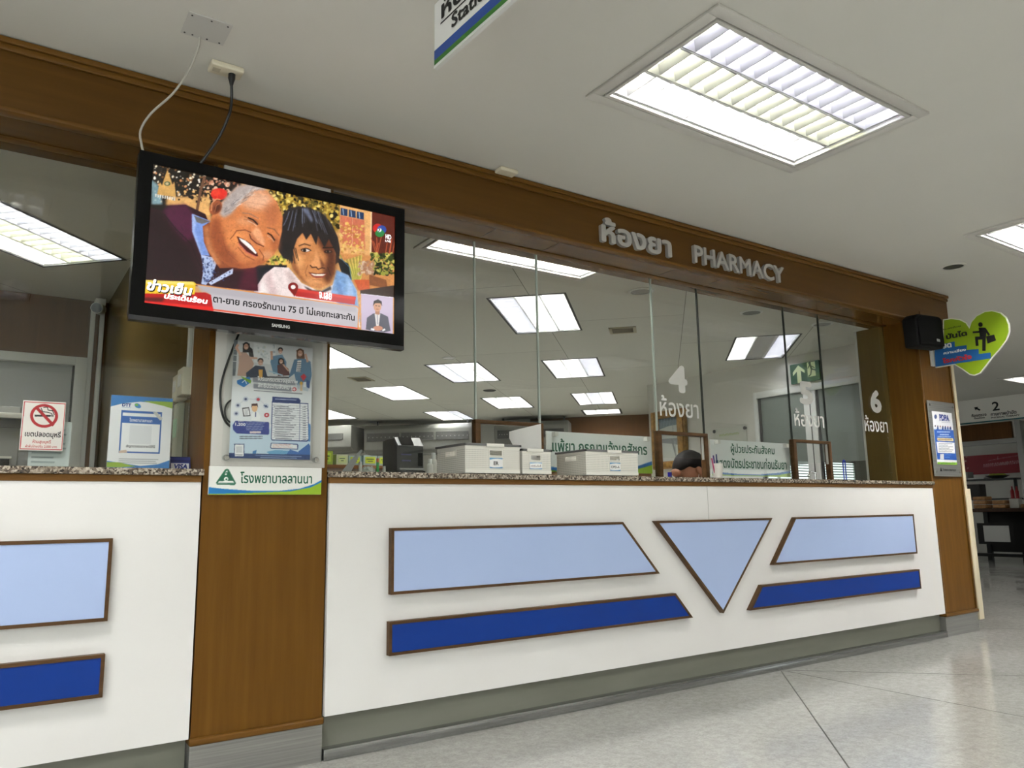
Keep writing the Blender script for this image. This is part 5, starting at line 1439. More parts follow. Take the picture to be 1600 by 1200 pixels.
    if 0 < len(body) <= 2: text('lettering', body, M_TXTK, card, pl, w * .3, w * .68, h2 * .3, h2 * .66, 0.03, off=0.0007)
    elif body: text('lettering', body, M_TXTK, card, pl, w * .1, w * .9, h2 * .32, h2 * .62, 0.02, off=0.0007)
    else:
        g = random.Random(3); b = MB()
        for k in range(11):
            a = cx0 + w * (.08 + k * .077); hh = h2 * g.uniform(.12, .3)
            b.box(a, a + w * .03, y0 - 0.0036, y0 - 0.0031, cz0 + h2 * .36, cz0 + h2 * .36 + hh)
            b.box(a, a + w * .06, y0 - 0.0036, y0 - 0.0031, cz0 + h2 * .36 + hh * .8, cz0 + h2 * .36 + hh)
        b.build('handwriting', mat('ink_brown', (120, 92, 96), 0.6), card, 0)
    return t
basket(1.800, 2.100, -0.028, 0.235, 0.128, 'large white woven basket labelled ER at the left of the counter', 'ER', 1.965, 0.066)
basket(2.118, 2.288, -0.024, 0.20, 0.112, 'white woven basket half hidden beside the ER basket, holding the white paper', '', 2.196, 0.056)
basket(2.508, 2.862, -0.026, 0.215, 0.122, 'white woven basket labelled OPD-A in front of the allergy sign', 'OPD-A', 2.70, 0.066)
# sheet of paper standing in the small basket
bm = bmesh.new()
rows = []
for k in range(9):
    s = k / 8
    x = 2.095 + s * 0.215 if k else 2.095
    y = 0.05 + 0.02 * math.sin(s * PI) + 0.03 * s
    zt = 1.322 + s * 0.052
    rows.append([bm.verts.new((max(x, 2.128) if z < 1.24 else x, y + (0.012 if z < 1.2 else 0), z)) for z in (1.128, 1.236, 1.29, zt)])
for A, B in zip(rows, rows[1:]):
    for i in range(3): bm.faces.new((A[i], B[i], B[i + 1], A[i + 1]))
bmesh.ops.solidify(bm, geom=bm.faces[:], thickness=0.0006)
mb = MB(); mb.bm.free(); mb.bm = bm
tag(mb.build('paper_sheet', M_PAPER, None, 1.0, base=(2.2, 0.06, 1.13)), 'white sheet of paper standing up out of the basket beside the ER basket', 'paper')

# ------------------------------------------------------------------ behind the glass on the counter
pr = thing('receipt_printer', 'dark grey receipt printer on the counter behind the glass, left of the ER basket', 'printer', (1.74, 0.48, ZT))
MB().prism([(0.40, ZT + 0.004), (0.57, ZT + 0.004), (0.57, 1.30), (0.53, 1.31), (0.44, 1.308), (0.405, 1.262), (0.402, 1.16)], (1.668, 1.815), 'x', 0.004).build('body', M_DGREY, pr)
MB().box(1.664, 1.819, 0.388, 0.575, ZT + 0.0008, ZT + 0.035, 0.004).build('base', M_BLACK, pr)
MB().box(1.675, 1.808, 0.384, 0.40, ZT + 0.036, ZT + 0.046, 0.002).build('base_edge', M_GREY, pr)
MB().prism([(0.402, 1.264), (0.441, 1.311), (0.443, 1.314), (0.400, 1.270)], (1.672, 1.812), 'x').build('display_frame', mat('printer_grey', (92, 92, 92), 0.3), pr, 0)
MB().prism([(0.4015, 1.2705), (0.4365, 1.3115), (0.438, 1.3145), (0.400, 1.272)], (1.69, 1.76), 'x').build('display', M_GLOSSB, pr, 0)
MB().box(1.782, 1.806, 0.3985, 0.403, 1.17, 1.235, 0.001).build('paper_slot', M_GLOSSB, pr)
MB().box(1.690, 1.745, 0.3995, 0.403, 1.222, 1.229).box(1.694, 1.742, 0.3995, 0.403, 1.192, 1.199).build('printed_label', mat('print_violet', (86, 84, 130), 0.5), pr, 0)
bt = 0
for x, y, h, r, label in ((1.849, 0.40, 0.095, 0.016, 'short white bottle touching the right side of the receipt printer'), (1.882, 0.425, 0.128, 0.019, 'taller white bottle between the receipt printer and the ER basket'), (1.913, 0.40, 0.074, 0.013, 'smallest white bottle, nearest the ER basket on its left')):
    t = thing('medicine_bottle', label, 'bottle', (x, y, ZT), group='white bottles beside the printer')
    MB().lathe([(r, 0.0005), (r, h * .62), (r * .9, h * .7), (r * .5, h * .78)], (x, y, ZT), 18).build('bottle_body', M_PLASW, t)
    MB().lathe([(r * .62, h * .75), (r * .62, h * .98), (r * .5, h)], (x, y, ZT), 18).build('cap', M_PAPER, t)
# leaning clear sheet with paper, and small stationery
o = MB().prism([(1.36, ZT + 0.001), (1.41, ZT + 0.001), (1.478, 1.238), (1.470, 1.24), (1.42, 1.19)], (0.38, 0.384), 'y').build('leaning_sheet', mat('grey_sheet', (178, 180, 182), 0.3), None, 0, base=(1.42, 0.38, ZT))
tag(o, 'grey folded sheet leaning on the counter left of the receipt printer', 'sheet')
for x, r, h, col, label in ((1.498, 0.009, 0.06, (236, 236, 230), 'small white tube standing on the counter beside the grey sheet'), (1.588, 0.007, 0.075, (60, 178, 84), 'green marker standing on the counter just left of the receipt printer'), (1.622, 0.008, 0.045, (232, 228, 220), 'short white stub against the left side of the receipt printer')):
    y = 0.45
    t = thing('marker_pen', label, 'pen', (x, y, ZT))
    MB().cyl((x, y, ZT + 0.0008), (x, y, ZT + h), r, seg=14).build('barrel', mat('pen_%d%d%d' % col, col, 0.4), t)
    MB().cyl((x, y, ZT + h), (x, y, ZT + h * 1.25), r * .9, seg=14).build('pen_cap', mat('pen_orange', (226, 120, 40), 0.4) if col[0] == 60 else M_PLASW, t)
o = MB().ell((1.545, 0.47, ZT + 0.0265), (0.034, 0.03, 0.026), 14)
g = random.Random(5)
for v in o.bm.verts:
    v.co += Vector((g.uniform(-.008, .008), g.uniform(-.008, .008), g.uniform(-.004, .008)))
    v.co.z = max(v.co.z, ZT + 0.0006)
tag(o.build('plastic_bag', mat('clear_bag', (214, 220, 214), 0.2), None, 0, base=(1.545, 0.47, ZT)), 'crumpled clear plastic bag between the white tube and the green marker', 'bag')

# shelf with labelled boxes behind
SX = 1.6
sh = thing('wooden_shelf', 'brown wooden shelf inside the pharmacy carrying boxes with yellow labels', 'shelf', (2.0, SX + 0.15, 0))
MB().box(1.70, 2.32, SX, SX + 0.3, 1.228, 1.25, 0.002).build('shelf_board', wood('shelf_wood', (120, 78, 44), (140, 94, 54), 0.5, True), sh)
MB().box(1.70, 1.72, SX, SX + 0.3, 0.0, 1.228).build('side_panel', MATS['shelf_wood'], sh, 0)
MB().box(2.30, 2.32, SX, SX + 0.3, 0.0, 1.228).build('side_panel', MATS['shelf_wood'], sh, 0)
for i, (a, b2, h, col, lc, label) in enumerate(((1.722, 1.806, 0.085, (150, 176, 40), (186, 214, 40), 'green box at the left end of the shelf, against the column edge'),
        (1.829, 1.907, 0.064, (206, 214, 176), (206, 220, 150), 'pale cream box, second from left on the pharmacy shelf'),
        (1.911, 1.998, 0.060, (170, 196, 196), (214, 226, 50), 'pale blue box with yellow label, behind the grey folded sheet'),
        (2.012, 2.106, 0.064, (176, 198, 198), (214, 226, 50), 'pale blue box with a wide yellow label, fully in view on the shelf'),
        (2.112, 2.20, 0.062, (176, 198, 198), (214, 226, 50), 'pale blue box half hidden by the receipt printer'))):
    t = thing('storage_box', label, 'box', ((a + b2) / 2, SX + 0.05, 1.25), group='labelled boxes on the pharmacy shelf')
    MB().box(a, b2, SX + 0.004, SX + 0.2, 1.2505, 1.25 + h, 0.001).build('carton', mat('box_%d%d' % col[:2], col, 0.6), t, 0)
    lb = MB().box(a + 0.012, b2 - 0.012, SX + 0.0025, SX + 0.004, 1.25 + h * .2, 1.25 + h * .85).build('yellow_label', mat('label_%d%d' % lc[:2], lc, 0.6), t, 0)
    MB().box(a + 0.02, b2 - 0.022, SX + 0.002, SX + 0.0026, 1.25 + h * .58, 1.25 + h * .66).box(a + 0.03, b2 - 0.03, SX + 0.002, SX + 0.0026, 1.25 + h * .36, 1.25 + h * .44).build('writing', M_GREEND, lb, 0)

# pen cup in front of the glass, small stands
pc = thing('pen_cup', 'white pen cup with pens on the counter in front of the insurance sign', 'pen cup', (3.625, 0.1, ZT))
MB().lathe([(0.026, 0.0006), (0.033, 0.092), (0.030, 0.092), (0.024, 0.004)], (3.625, 0.1, ZT), 24).build('cup', M_PLASW, pc)
for x, dx, z, col, label in ((3.612, -0.016, 0.14, (70, 40, 110), 'violet pen in the white pen cup'), (3.628, -0.006, 0.148, (26, 34, 90), 'dark blue pen in the white pen cup'), (3.606, -0.026, 0.122, (180, 60, 110), 'pink pen leaning left in the white pen cup')):
    o = MB().cyl((x, 0.1, ZT + 0.012), (x + dx, 0.1, ZT + z), 0.0042, seg=10).build('pen', mat('pen_%d%d%d' % col, col, 0.4), None, base=(x, 0.1, ZT + 0.012))
    tag(o, label, 'pen')
st = thing('ticket_holder', 'small clear blue stand on the counter, left of the right column', 'stand', (5.07, 0.2, ZT))
M_BLUEP = mat('blue_plastic', (40, 62, 170), 0.25)
MB().box(5.03, 5.115, 0.17, 0.23, ZT + 0.0005, ZT + 0.008, 0.003).build('base', M_BLUEP, st)
MB().tube([(5.06, 0.2, ZT + 0.006), (5.06, 0.2, ZT + 0.13), (5.067, 0.2, ZT + 0.15), (5.08, 0.2, ZT + 0.15), (5.086, 0.2, ZT + 0.13), (5.086, 0.2, ZT + 0.006)], 0.0045, 8).build('loop', M_BLUEP, st)
tp = thing('card_clip', 'small chrome clip stand on the counter in front of the hatch under number 5', 'clip', (4.68, 0.2, ZT))
MB().lathe([(0.02, 0.0005), (0.02, 0.006), (0.006, 0.01), (0.005, 0.03), (0.012, 0.036), (0.012, 0.04)], (4.655, 0.2, ZT), 20).build('foot', M_CHROME, tp)
MB().tube([(4.655, 0.2, ZT + 0.036), (4.66, 0.2, ZT + 0.056), (4.68, 0.2, ZT + 0.064), (4.72, 0.2, ZT + 0.060), (4.735, 0.2, ZT + 0.055)], 0.006, 10).build('arm', M_CHROME, tp)
MB().lathe([(0.014, 0.0005), (0.014, 0.005), (0.005, 0.01), (0.005, 0.056)], (4.725, 0.2, ZT), 20).build('second_foot', M_CHROME, tp)
tag(MB().box(3.664, 3.684, 0.53, 0.55, ZT + 0.0006, 1.176, 0.002).build('blue_carton', mat('blue_box', (24, 20, 140), 0.4), None, base=(3.69, 0.55, ZT)), 'small dark blue carton left of the face of the person', 'carton')
tag(MB().box(3.40, 4.06, 0.66, 1.40, 0.70, 0.735, 0.003).build('inner_desk', MATS['shelf_wood'], None, base=(3.7, 1.0, 0.70)), 'low desk inside the pharmacy behind the hatch, hidden by the counter', 'desk')
dk = [o for o in COL.objects if o.name.startswith('inner_desk')][0]
for x, y in ((3.44, 0.70), (3.44, 1.36), (4.02, 0.70), (4.02, 1.36)):
    MB().box(x - 0.03, x + 0.03, y - 0.03, y + 0.03, 0.0, 0.70).build('leg', MATS['shelf_wood'], dk, 0)

# ------------------------------------------------------------------ person behind the hatch
def person():
    # one continuous body: shapes fused by voxels; head bent down to the left, face turned towards the glass
    HC = Vector((4.105, 0.765, 1.205))
    fwd = Vector((-0.78, 0.22, -0.58)).normalized()
    k_ = 1.12
    side = fwd.cross(Vector((0, 0, 1))).normalized()
    up = side.cross(fwd)
    Rm = Matrix((fwd, -side, up)).transposed()
    def H(a, b, c): return HC + (fwd * a + (-side) * b + up * c) * k_
    def E(m_, c, r, seg, rot=None): m_.ell(c, tuple(q * k_ for q in r), seg, rot)
    m = MB()
    E(m, HC, (0.098, 0.076, 0.10), 28, Rm)                       # skull
    E(m, H(0.035, 0, -0.052), (0.062, 0.056, 0.072), 24, Rm)     # jaw and cheeks
    E(m, H(0.088, 0, 0.045), (0.022, 0.054, 0.03), 18, Rm)       # brow
    E(m, H(0.105, 0, -0.02), (0.022, 0.013, 0.026), 14, Rm)      # nose
    E(m, H(0.094, 0, 0.012), (0.014, 0.010, 0.03), 12, Rm)
    E(m, H(0.080, 0, -0.066), (0.018, 0.026, 0.012), 14, Rm)     # lips
    E(m, H(0.070, 0, -0.105), (0.026, 0.028, 0.022), 14, Rm)     # chin
    for s in (-1, 1):
        E(m, H(-0.012, s * 0.086, -0.016), (0.021, 0.013, 0.034), 14, Rm)   # ears
        E(m, H(-0.002, s * 0.076, -0.044), (0.010, 0.008, 0.012), 10, Rm)
    neck = H(-0.04, 0, -0.10)
    chest = Vector((4.30, 0.90, 0.90)); hips = Vector((4.45, 0.95, 0.53))
    def limb(a, b, r0, r1): m.cyl(a, b, r0, r1, 18); m.ell(a, (r0, r0, r0), 16); m.ell(b, (r1, r1, r1), 16)
    limb(chest + Vector((-0.03, 0, 0.12)), neck + (HC - neck) * .3, 0.066, 0.058)
    m.ell(chest, (0.115, 0.18, 0.20), 24); m.ell((chest + hips) / 2, (0.11, 0.155, 0.22), 24); m.ell(hips, (0.13, 0.17, 0.12), 24)
    arms = []
    for s in (-1, 1):
        sh_ = chest + Vector((-0.01, s * 0.175, 0.105)); el = Vector((4.20, 0.90 + s * 0.215, 0.775)); wr_ = Vector((3.98, 0.90 + s * 0.10, 0.772))
        arms.append((sh_, el))
        limb(sh_, el, 0.056, 0.042); limb(el, wr_, 0.042, 0.028)
        palm = wr_ + Vector((-0.05, -s * 0.015, -0.006))
        m.ell(palm, (0.046, 0.038, 0.015), 14)
        for k, ln in enumerate((0.05, 0.06, 0.056, 0.042)):
            a = palm + Vector((-0.036, (k - 1.5) * 0.018, 0.0)); b = a + Vector((-ln * .6, (k - 1.5) * 0.004, -0.004)); c2 = b + Vector((-ln * .45, 0, -0.010))
            limb(a, b, 0.009, 0.0085); limb(b, c2, 0.0085, 0.0075)
        a = palm + Vector((0.005, -s * 0.03, 0)); b = a + Vector((-0.03, -s * 0.028, -0.002)); limb(a, b, 0.011, 0.009)
        hp = hips + Vector((-0.01, s * 0.09, -0.01)); kn = hp + Vector((-0.40, s * 0.03, 0.0)); an = Vector((kn.x + 0.02, kn.y, 0.08))
        limb(hp, kn, 0.082, 0.056); limb(kn, an, 0.056, 0.038); m.ell((an.x - 0.07, an.y, 0.0385), (0.115, 0.042, 0.0375), 16)
    o = m.build('person', M_SKIN, None, 0, base=(4.2, 0.9, 0))
    md = o.modifiers.new('r', 'REMESH'); md.mode = 'VOXEL'; md.voxel_size = 0.0055; md.use_smooth_shade = True
    sm = o.modifiers.new('s', 'SMOOTH'); sm.iterations = 4; sm.factor = 0.5
    bpy.context.view_layer.update()
    me = bpy.data.meshes.new_from_object(o.evaluated_get(bpy.context.evaluated_depsgraph_get()))
    o.modifiers.clear(); o.data = me
    me.materials.clear(); me.materials.append(M_SKIN)
    tag(o, 'person with short black hair bent down behind the middle hatch, wearing a white mask', 'person')
    # hair cap with a fringe
    h = MB()
    E(h, H(-0.010, 0, 0.020), (0.110, 0.089, 0.106), 36, Rm)
    g2 = random.Random(2)
    for v in h.bm.verts:
        q = Rm.transposed() @ (v.co - HC) / k_
        # keep forehead, face and ears free
        low = 0.05 if q.x > 0.03 else (0.05 + (0.03 - q.x) * -1.2 if q.x > -0.02 else -0.07)     # hairline: fringe, temples, nape
        if q.z < low: q2 = Vector((q.x * (0.8 if q.x > 0 else 0.95), q.y * 0.84, low - 0.004))
        else: q2 = q * (1 + g2.uniform(-0.012, 0.022))
        v.co = HC + Rm @ (q2 * k_)
    h.build('hair', M_HAIR, o, 1.5)
    for s in (-1, 1):
        for dz in (-0.02, -0.065):
            MB().tube([H(-0.012, s * 0.084, -0.004 + dz * .2), H(0.03, s * 0.078, -0.03 + dz), H(0.07, s * 0.052, -0.034 + dz)], 0.0016, 6).build('mask_loop', M_PAPER, o)
    k = MB(); E(k, H(0.066, 0, -0.064), (0.056, 0.056, 0.05), 22, Rm)
    k.build('face_mask', mat('mask_white', (224, 230, 232), 0.8), o, 1.5)
    for s in (-1, 1):
        MB().ell(H(0.0955, s * 0.031, 0.012), (0.007, 0.014, 0.006), 12, Rm).build('eye', M_TXTK, o)
    # white coat
    c = MB()
    c.ell(chest, (0.128, 0.192, 0.212), 24); c.ell((chest + hips) / 2, (0.122, 0.168, 0.25), 24); c.ell(hips, (0.142, 0.182, 0.14), 24)
    for s in (-1, 1):
        sh_, el = arms[(s + 1) // 2]
        c.cyl(sh_, el, 0.068, 0.054, 18); c.ell(sh_, (0.068,) * 3, 16); c.ell(el, (0.054,) * 3, 14)
    co = c.build('coat', mat('white_coat', (222, 224, 226), 0.8), o, 0)
    md = co.modifiers.new('r', 'REMESH'); md.mode = 'VOXEL'; md.voxel_size = 0.009; md.use_smooth_shade = True
    bpy.context.view_layer.update()
    me = bpy.data.meshes.new_from_object(co.evaluated_get(bpy.context.evaluated_depsgraph_get()))
    co.modifiers.clear(); co.data = me; me.materials.clear(); me.materials.append(MATS['white_coat'])
person()
stl = thing('stool', 'round stool under the seated person, hidden behind the counter', 'stool', (4.45, 0.95, 0))
MB().lathe([(0.17, 0.33), (0.18, 0.34), (0.18, 0.365), (0.165, 0.385)], (4.45, 0.95, 0), 28).build('seat', M_DGREY, stl)
MB().cyl((4.45, 0.95, 0.02), (4.45, 0.95, 0.335), 0.03).build('stem', M_CHROME, stl)
MB().lathe([(0.2, 0.0005), (0.2, 0.012), (0.05, 0.03)], (4.45, 0.95, 0), 28).build('foot_plate', M_CHROME, stl)

# ------------------------------------------------------------------ farther inside the pharmacy
M_AC = mat('air_conditioner_grey', (112, 112, 107), 0.5)
def aircon(x, y, a, L, label, group='long ceiling-hung air conditioners'):
    t = thing('air_conditioner', label, 'air conditioner', (x, y, 2.30), math.radians(a), group)
    MB().prism([(-0.32, -0.24), (-0.22, -0.3), (0.34, -0.3), (0.34, 0.2), (-0.28, 0.2), (-0.34, 0.12)], (-L / 2, L / 2), 'x', 0.02).build('casing', M_AC, t, rel=False)
    for k in range(3):
        u0 = -L / 2 + 0.06 + k * (L - 0.1) / 3
        MB().box(u0, u0 + (L - 0.22) / 3, -0.352, -0.325, -0.09, 0.05).build('outlet', M_FRAMED, t, 0, rel=False)
        b = MB()
        for j in range(8):
            q = u0 + 0.03 + j * (L - 0.3) / 3 / 7.4
            b.box(q, q + 0.015, -0.356, -0.34, -0.03, -0.015)
        b.build('louvre_fins', M_GREY, t, 0, rel=False)
    for s in (-1, 1):
        MB().box(s * L * .42 - 0.015, s * L * .42 + 0.015, 0.0, 0.03, 0.2, 0.2995).build('hanger', M_DGREY, t, 0, rel=False)
    return t
aircon(6.45, 9.29, -40, 1.95, 'long grey air conditioner under the ceiling, above the receipt printer')
aircon(8.0, 8.02, -44, 1.3, 'shorter grey air conditioner behind the hatch with the white paper', None)
t = thing('air_conditioner', 'grey air conditioner on the far left wall, cut by the left column', 'air conditioner', (5.02, 10.12, 2.28), math.radians(45))
MB().prism([(-0.3, -0.18), (-0.18, -0.24), (0.34, -0.24), (0.34, 0.2), (-0.3, 0.2)], (-0.55, 0.55), 'x', 0.02).build('casing', M_AC, t, rel=False)
MB().box(-0.4, 0.4, -0.315, -0.295, -0.05, 0.06).build('outlet', M_FRAMED, t, 0, rel=False)
t.rotation_euler.z = math.radians(-45)

ex = tag(MB().box(7.318, 7.344, 1.835, 2.195, 2.285, 2.50, 0.003).build('exit_sign', mat('exit_green', (20, 66, 44), 0.4), None, base=(7.33, 2.0, 2.285)), 'dark green emergency exit sign with arrow and running figure, over the glass doors', 'exit sign')
def exit_print():
    c = Canvas(120, 72, (24, 70, 46)); c.map = lambda x, y: ((x - 722) / 214, (y - 600) / 135)
    c.poly([(742, 655), (785, 612), (830, 652), (830, 672), (802, 652), (802, 736), (772, 736), (772, 654), (742, 680)], (214, 226, 180))
    c.rect(850, 606, 908, 704, (214, 226, 180))
    c.ell(870, 612, 9, 9, (20, 50, 36)); c.line([(872, 622), (882, 655)], 14, (20, 50, 36)); c.line([(855, 645), (866, 628), (892, 640), (902, 650)], 6, (20, 50, 36)); c.line([(882, 655), (908, 664), (920, 690)], 8, (20, 50, 36)); c.line([(880, 655), (872, 690), (856, 700)], 8, (20, 50, 36)); c.poly([(908, 606), (936, 630), (936, 690), (908, 700)], (30, 84, 56))
    return c
picture('print', exit_print(), M_PRINT, ex, Plane((7.318, 2.195, 2.285), (0, -1, 0)), 0.36, 0.215)

pfm = thing('picture_frame', 'gilt wooden frame with a glass reflection painted as its picture, on the white wall left of the person', 'picture frame', (7.24, 4.17, 1.50))
y0, y1, z0, z1 = 3.80, 4.36, 1.46, 2.22
for a, b2, c2, d2 in ((y0 - .02, y0 + .10, z0, z1), (y1 - .10, y1 + .02, z0, z1), (y0 + .10, y1 - .10, z1 - .10, z1), (y0 + .10, y1 - .10, z0, z0 + .10)):
    MB().box(7.29, 7.348, a, b2, c2, d2, 0.012).build('frame_side', M_GOLD, pfm)
    MB().box(7.27, 7.29, a + (.02 if a < y0 else 0), b2 - (.02 if b2 > y1 else 0), c2 + .015, d2 - .015, 0.006).build('frame_moulding', M_GOLD, pfm)
c = Canvas(80, 120, (206, 212, 208)); c.map = lambda x, y: ((x - 860) / 270, (y - 165) / 355)  # bright window and ceiling mirrored in the glass, painted as colour
c.poly([(860, 165), (1130, 165), (1130, 232), (1000, 232), (860, 252)], (120, 136, 146)); c.poly([(860, 165), (1130, 165), (1130, 185), (860, 190)], (96, 112, 124))
for k in range(6): c.line([(900 + k * 40, 165), (880 + k * 40, 235)], 5, (150, 166, 174), .8)
c.line([(1040, 232), (1045, 320)], 4, (120, 126, 128)); c.line([(1100, 235), (1106, 320)], 4, (120, 126, 128)); c.poly([(860, 330), (1130, 340), (1130, 400), (1050, 385), (860, 360)], (130, 136, 138), .9)
c.line([(1020, 345), (1080, 515)], 22, (128, 134, 134)); c.line([(1060, 360), (1070, 515)], 10, (170, 176, 174)); c.line([(1110, 390), (1112, 500)], 8, (226, 226, 216))
picture('painted_reflection', c, M_PRINT, pfm, Plane((7.325, y1 - .10, z0 + .10), (0, -1, 0)), y1 - y0 - .2, z1 - z0 - .2)

wp = thing('wall_notice', 'clear acrylic notice on the white wall, above the insurance patients sign', 'notice', (7.34, 3.1, 1.72))
MB().box(7.335, 7.339, 2.86, 3.36, 1.50, 1.90, 0.001).build('acrylic_sheet', mat('notice_grey', (196, 198, 188), 0.3), wp, 0)
for y in (2.88, 3.34): MB().cyl((7.349, y, 1.87), (7.326, y, 1.87), 0.02, seg=16).build('standoff', M_DGREY, wp)
b = MB(); g = random.Random(9)
for k in range(16):
    y = 3.265 - k * 0.019; hh = g.uniform(.018, .034)
    b.box(7.333, 7.3345, y - 0.004, y, 1.80, 1.80 + hh); b.box(7.333, 7.3345, y - 0.013, y - 0.002, 1.80 + hh - .007, 1.80 + hh)
b.build('heading', mat('lime_text', (140, 160, 50), 0.5), wp, 0)

# long white desk with papers along the right wall, seen just over the counter
dk2 = tag(MB().box(6.5, 7.3, 2.9, 4.3, 1.0, 1.04, 0.004).build('work_desk', M_PLASW, None, base=(6.9, 3.6, 0)), 'white work desk along the white wall inside the pharmacy', 'desk')
MB().box(6.52, 7.28, 2.92, 4.28, 0.0, 1.0).build('desk_body', M_WALL, dk2, 0)

# ------------------------------------------------------------------ left booth
def cable_duct(x0, label):
    o = MB().box(x0, x0 + 0.032, 3.515, 3.5495, 0.0, 2.56, 0.003).build('cable_duct', M_ALU, None, base=(x0, 3.53, 0))
    tag(o, label, 'cable duct')
cable_duct(0.585, 'white vertical cable duct left of its twin, under the security camera')
cable_duct(0.648, 'white vertical cable duct right of its twin, under the security camera')
cc = thing('security_camera', 'white security camera with a dark lens at the ceiling left of the television', 'camera', (0.60, 3.42, 2.55))
MB().box(0.60, 0.672, 3.42, 3.513, 2.545, 2.598, 0.006).build('mount', M_PLASW, cc)
MB().cyl((0.64, 3.46, 2.52), (0.60, 3.30, 2.49), 0.042, seg=24).build('camera_body', M_PLASW, cc)
MB().cyl((0.60, 3.30, 2.49), (0.597, 3.285, 2.487), 0.036, seg=24).build('camera_lens', M_GLOSSB, cc)
MB().tube([(0.65, 3.50, 2.55), (0.645, 3.48, 2.535), (0.64, 3.46, 2.52)], 0.014, 10).build('arm', M_PLASW, cc)
def switch_box(y0, y1, z0, z1, d, label, name):
    t = thing(name, label, 'switch', (0.699, (y0 + y1) / 2, z0))
    MB().box(0.70 - d, 0.7005, y0, y1, z0, z1, 0.004).build('box', M_PLASC, t)
    MB().box(0.70 - d - 0.004, 0.70 - d, (y0 + y1) / 2 - 0.025, (y0 + y1) / 2 + 0.025, (z0 + z1) / 2 - 0.02, (z0 + z1) / 2 + 0.03, 0.003).build('rocker', M_PLASW, t)
switch_box(0.46, 0.55, 1.435, 1.545, 0.045, 'ivory switch box on the olive side wall, lower and farther one', 'wall_switch')
switch_box(0.293, 0.40, 1.435, 1.55, 0.055, 'ivory switch box next to the left column, higher and nearer one', 'wall_switch')
for y, w_, label in ((0.36, 0.03, 'narrow white cable duct on the olive side wall, running up from the nearer switch box'), (0.50, 0.10, 'wide pale green cable duct on the olive side wall, right of the payment notice')):
    o = MB().box(0.675, 0.7005, y, y + w_, ZT + 0.004 if w_ > .05 else 1.552, 2.332 if w_ < .05 else 1.43, 0.003).build('cable_duct', mat('duct_green', (176, 178, 158), 0.5) if w_ > .05 else M_ALU, None, base=(0.67, y, ZT))
    tag(o, label, 'cable duct')
o = tag(MB().box(0.671, 0.6745, 0.52, 0.58, 1.28, 1.36).build('green_notice', mat('notice_green', (170, 206, 176), 0.6), None, 0, base=(0.673, 0.55, 1.28)), 'small green notice stuck on the wide cable duct right of the payment notice', 'notice')
# equipment in the booth behind the no smoking notice
eq = thing('filing_machine', 'grey cabinet machine with a white rail, left of the no smoking notice', 'machine', (-0.25, 2.5, 0))
MB().box(-0.7, 0.16, 2.5, 3.1, 0.0, 1.62, 0.006).build('cabinet', M_GREY, eq)
MB().box(-0.7, 0.165, 2.46, 2.5, 1.545, 1.578, 0.004).build('rail', M_PLASW, eq)
MB().box(-0.7, 0.163, 2.47, 2.499, 1.49, 1.54).build('dark_slot', M_FRAMED, eq, 0)
MB().box(-0.7, 0.12, 2.47, 2.499, 1.18, 1.30).build('lower_panel', M_GLOSSB, eq, 0)
MB().box(-0.7, 0.13, 2.462, 2.470, 1.304, 1.316).build('lower_rail', M_PLASW, eq, 0)

# ------------------------------------------------------------------ right column: notice, loudspeaker, heart sign
pd_ = thing('privacy_notice', 'grey metal notice plate reading PDPA on the right column', 'notice', (6.07, -0.01, 1.15))
MB().box(5.872, 6.272, -0.018, -0.014, 1.152, 1.725, 0.001).build('metal_plate', M_STEEL, pd_, 0)
for x in (5.90, 6.244):
    for z in (1.185, 1.692): MB().cyl((x, -0.0005, z), (x, -0.022, z), 0.009, seg=16).build('bolt', M_CHROME, pd_)
def pdpa_print():
    c = Canvas(100, 130, (236, 236, 240)); c.map = lambda x, y: ((x - 65) / 157, (y - 90) / 335)
    c.quad((214, 225), (472, 250), (548, 925), (282, 915))
    c.poly([(240, 455), (500, 470), (545, 860), (282, 850)], (34, 84, 170)); c.poly([(284, 885), (548, 890), (550, 930), (282, 920)], (136, 186, 54))
    c.ell(264, 300, 18, 28, (84, 100, 150)); c.lines(310, 345, 460, 1, 9, 8, (150, 154, 170)); c.lines(340, 366, 460, 1, 9, 6, (170, 174, 186))
    g = random.Random(4)
    for k in range(7):
        x = 258 + k * 33
        c.ell(x, 418 + k * 2.4, 8, 11, g.choice([(60, 50, 60), (150, 90, 80), (180, 130, 110)])); c.poly([(x - 13, 462), (x + 13, 464), (x + 10, 432), (x - 10, 430)], g.choice([(34, 60, 120), (200, 206, 220), (60, 84, 140)]))
    c.lines(282, 486, 460, 1, 10, 14, (206, 220, 240)); c.lines(318, 520, 440, 1, 10, 14, (206, 220, 240)); c.lines(286, 548, 470, 1, 10, 10, (190, 206, 232))
    c.poly([(282, 570), (492, 575), (498, 612), (286, 605)], (226, 206, 160)); c.lines(292, 582, 480, 1, 10, 14, (150, 120, 70), 3, .05)
    c.poly([(272, 620), (510, 630), (518, 772), (288, 764)], (240, 240, 242)); c.lines(300, 640, 500, 6, 20, 8, (130, 134, 146), 8, .4)
    c.rect(320, 778, 370, 850, (216, 218, 222)); c.lines(384, 786, 470, 2, 30, 8, (120, 160, 220)); c.rect(330, 895, 520, 908, (90, 140, 50))
    return c
pap = MB().box(5.924, 6.216, -0.0195, -0.0182, 1.242, 1.645).build('notice_paper', M_PAPER, pd_, 0)
pq = Plane((5.924, -0.0195, 1.242))
picture('print', pdpa_print(), M_PRINT, pap, pq, 0.292, 0.403, 0.0004)
text('lettering', 'PDPA', M_TXTB, pap, pq, 0.10, 0.245, 0.335, 0.385, 0.05, off=0.0009)
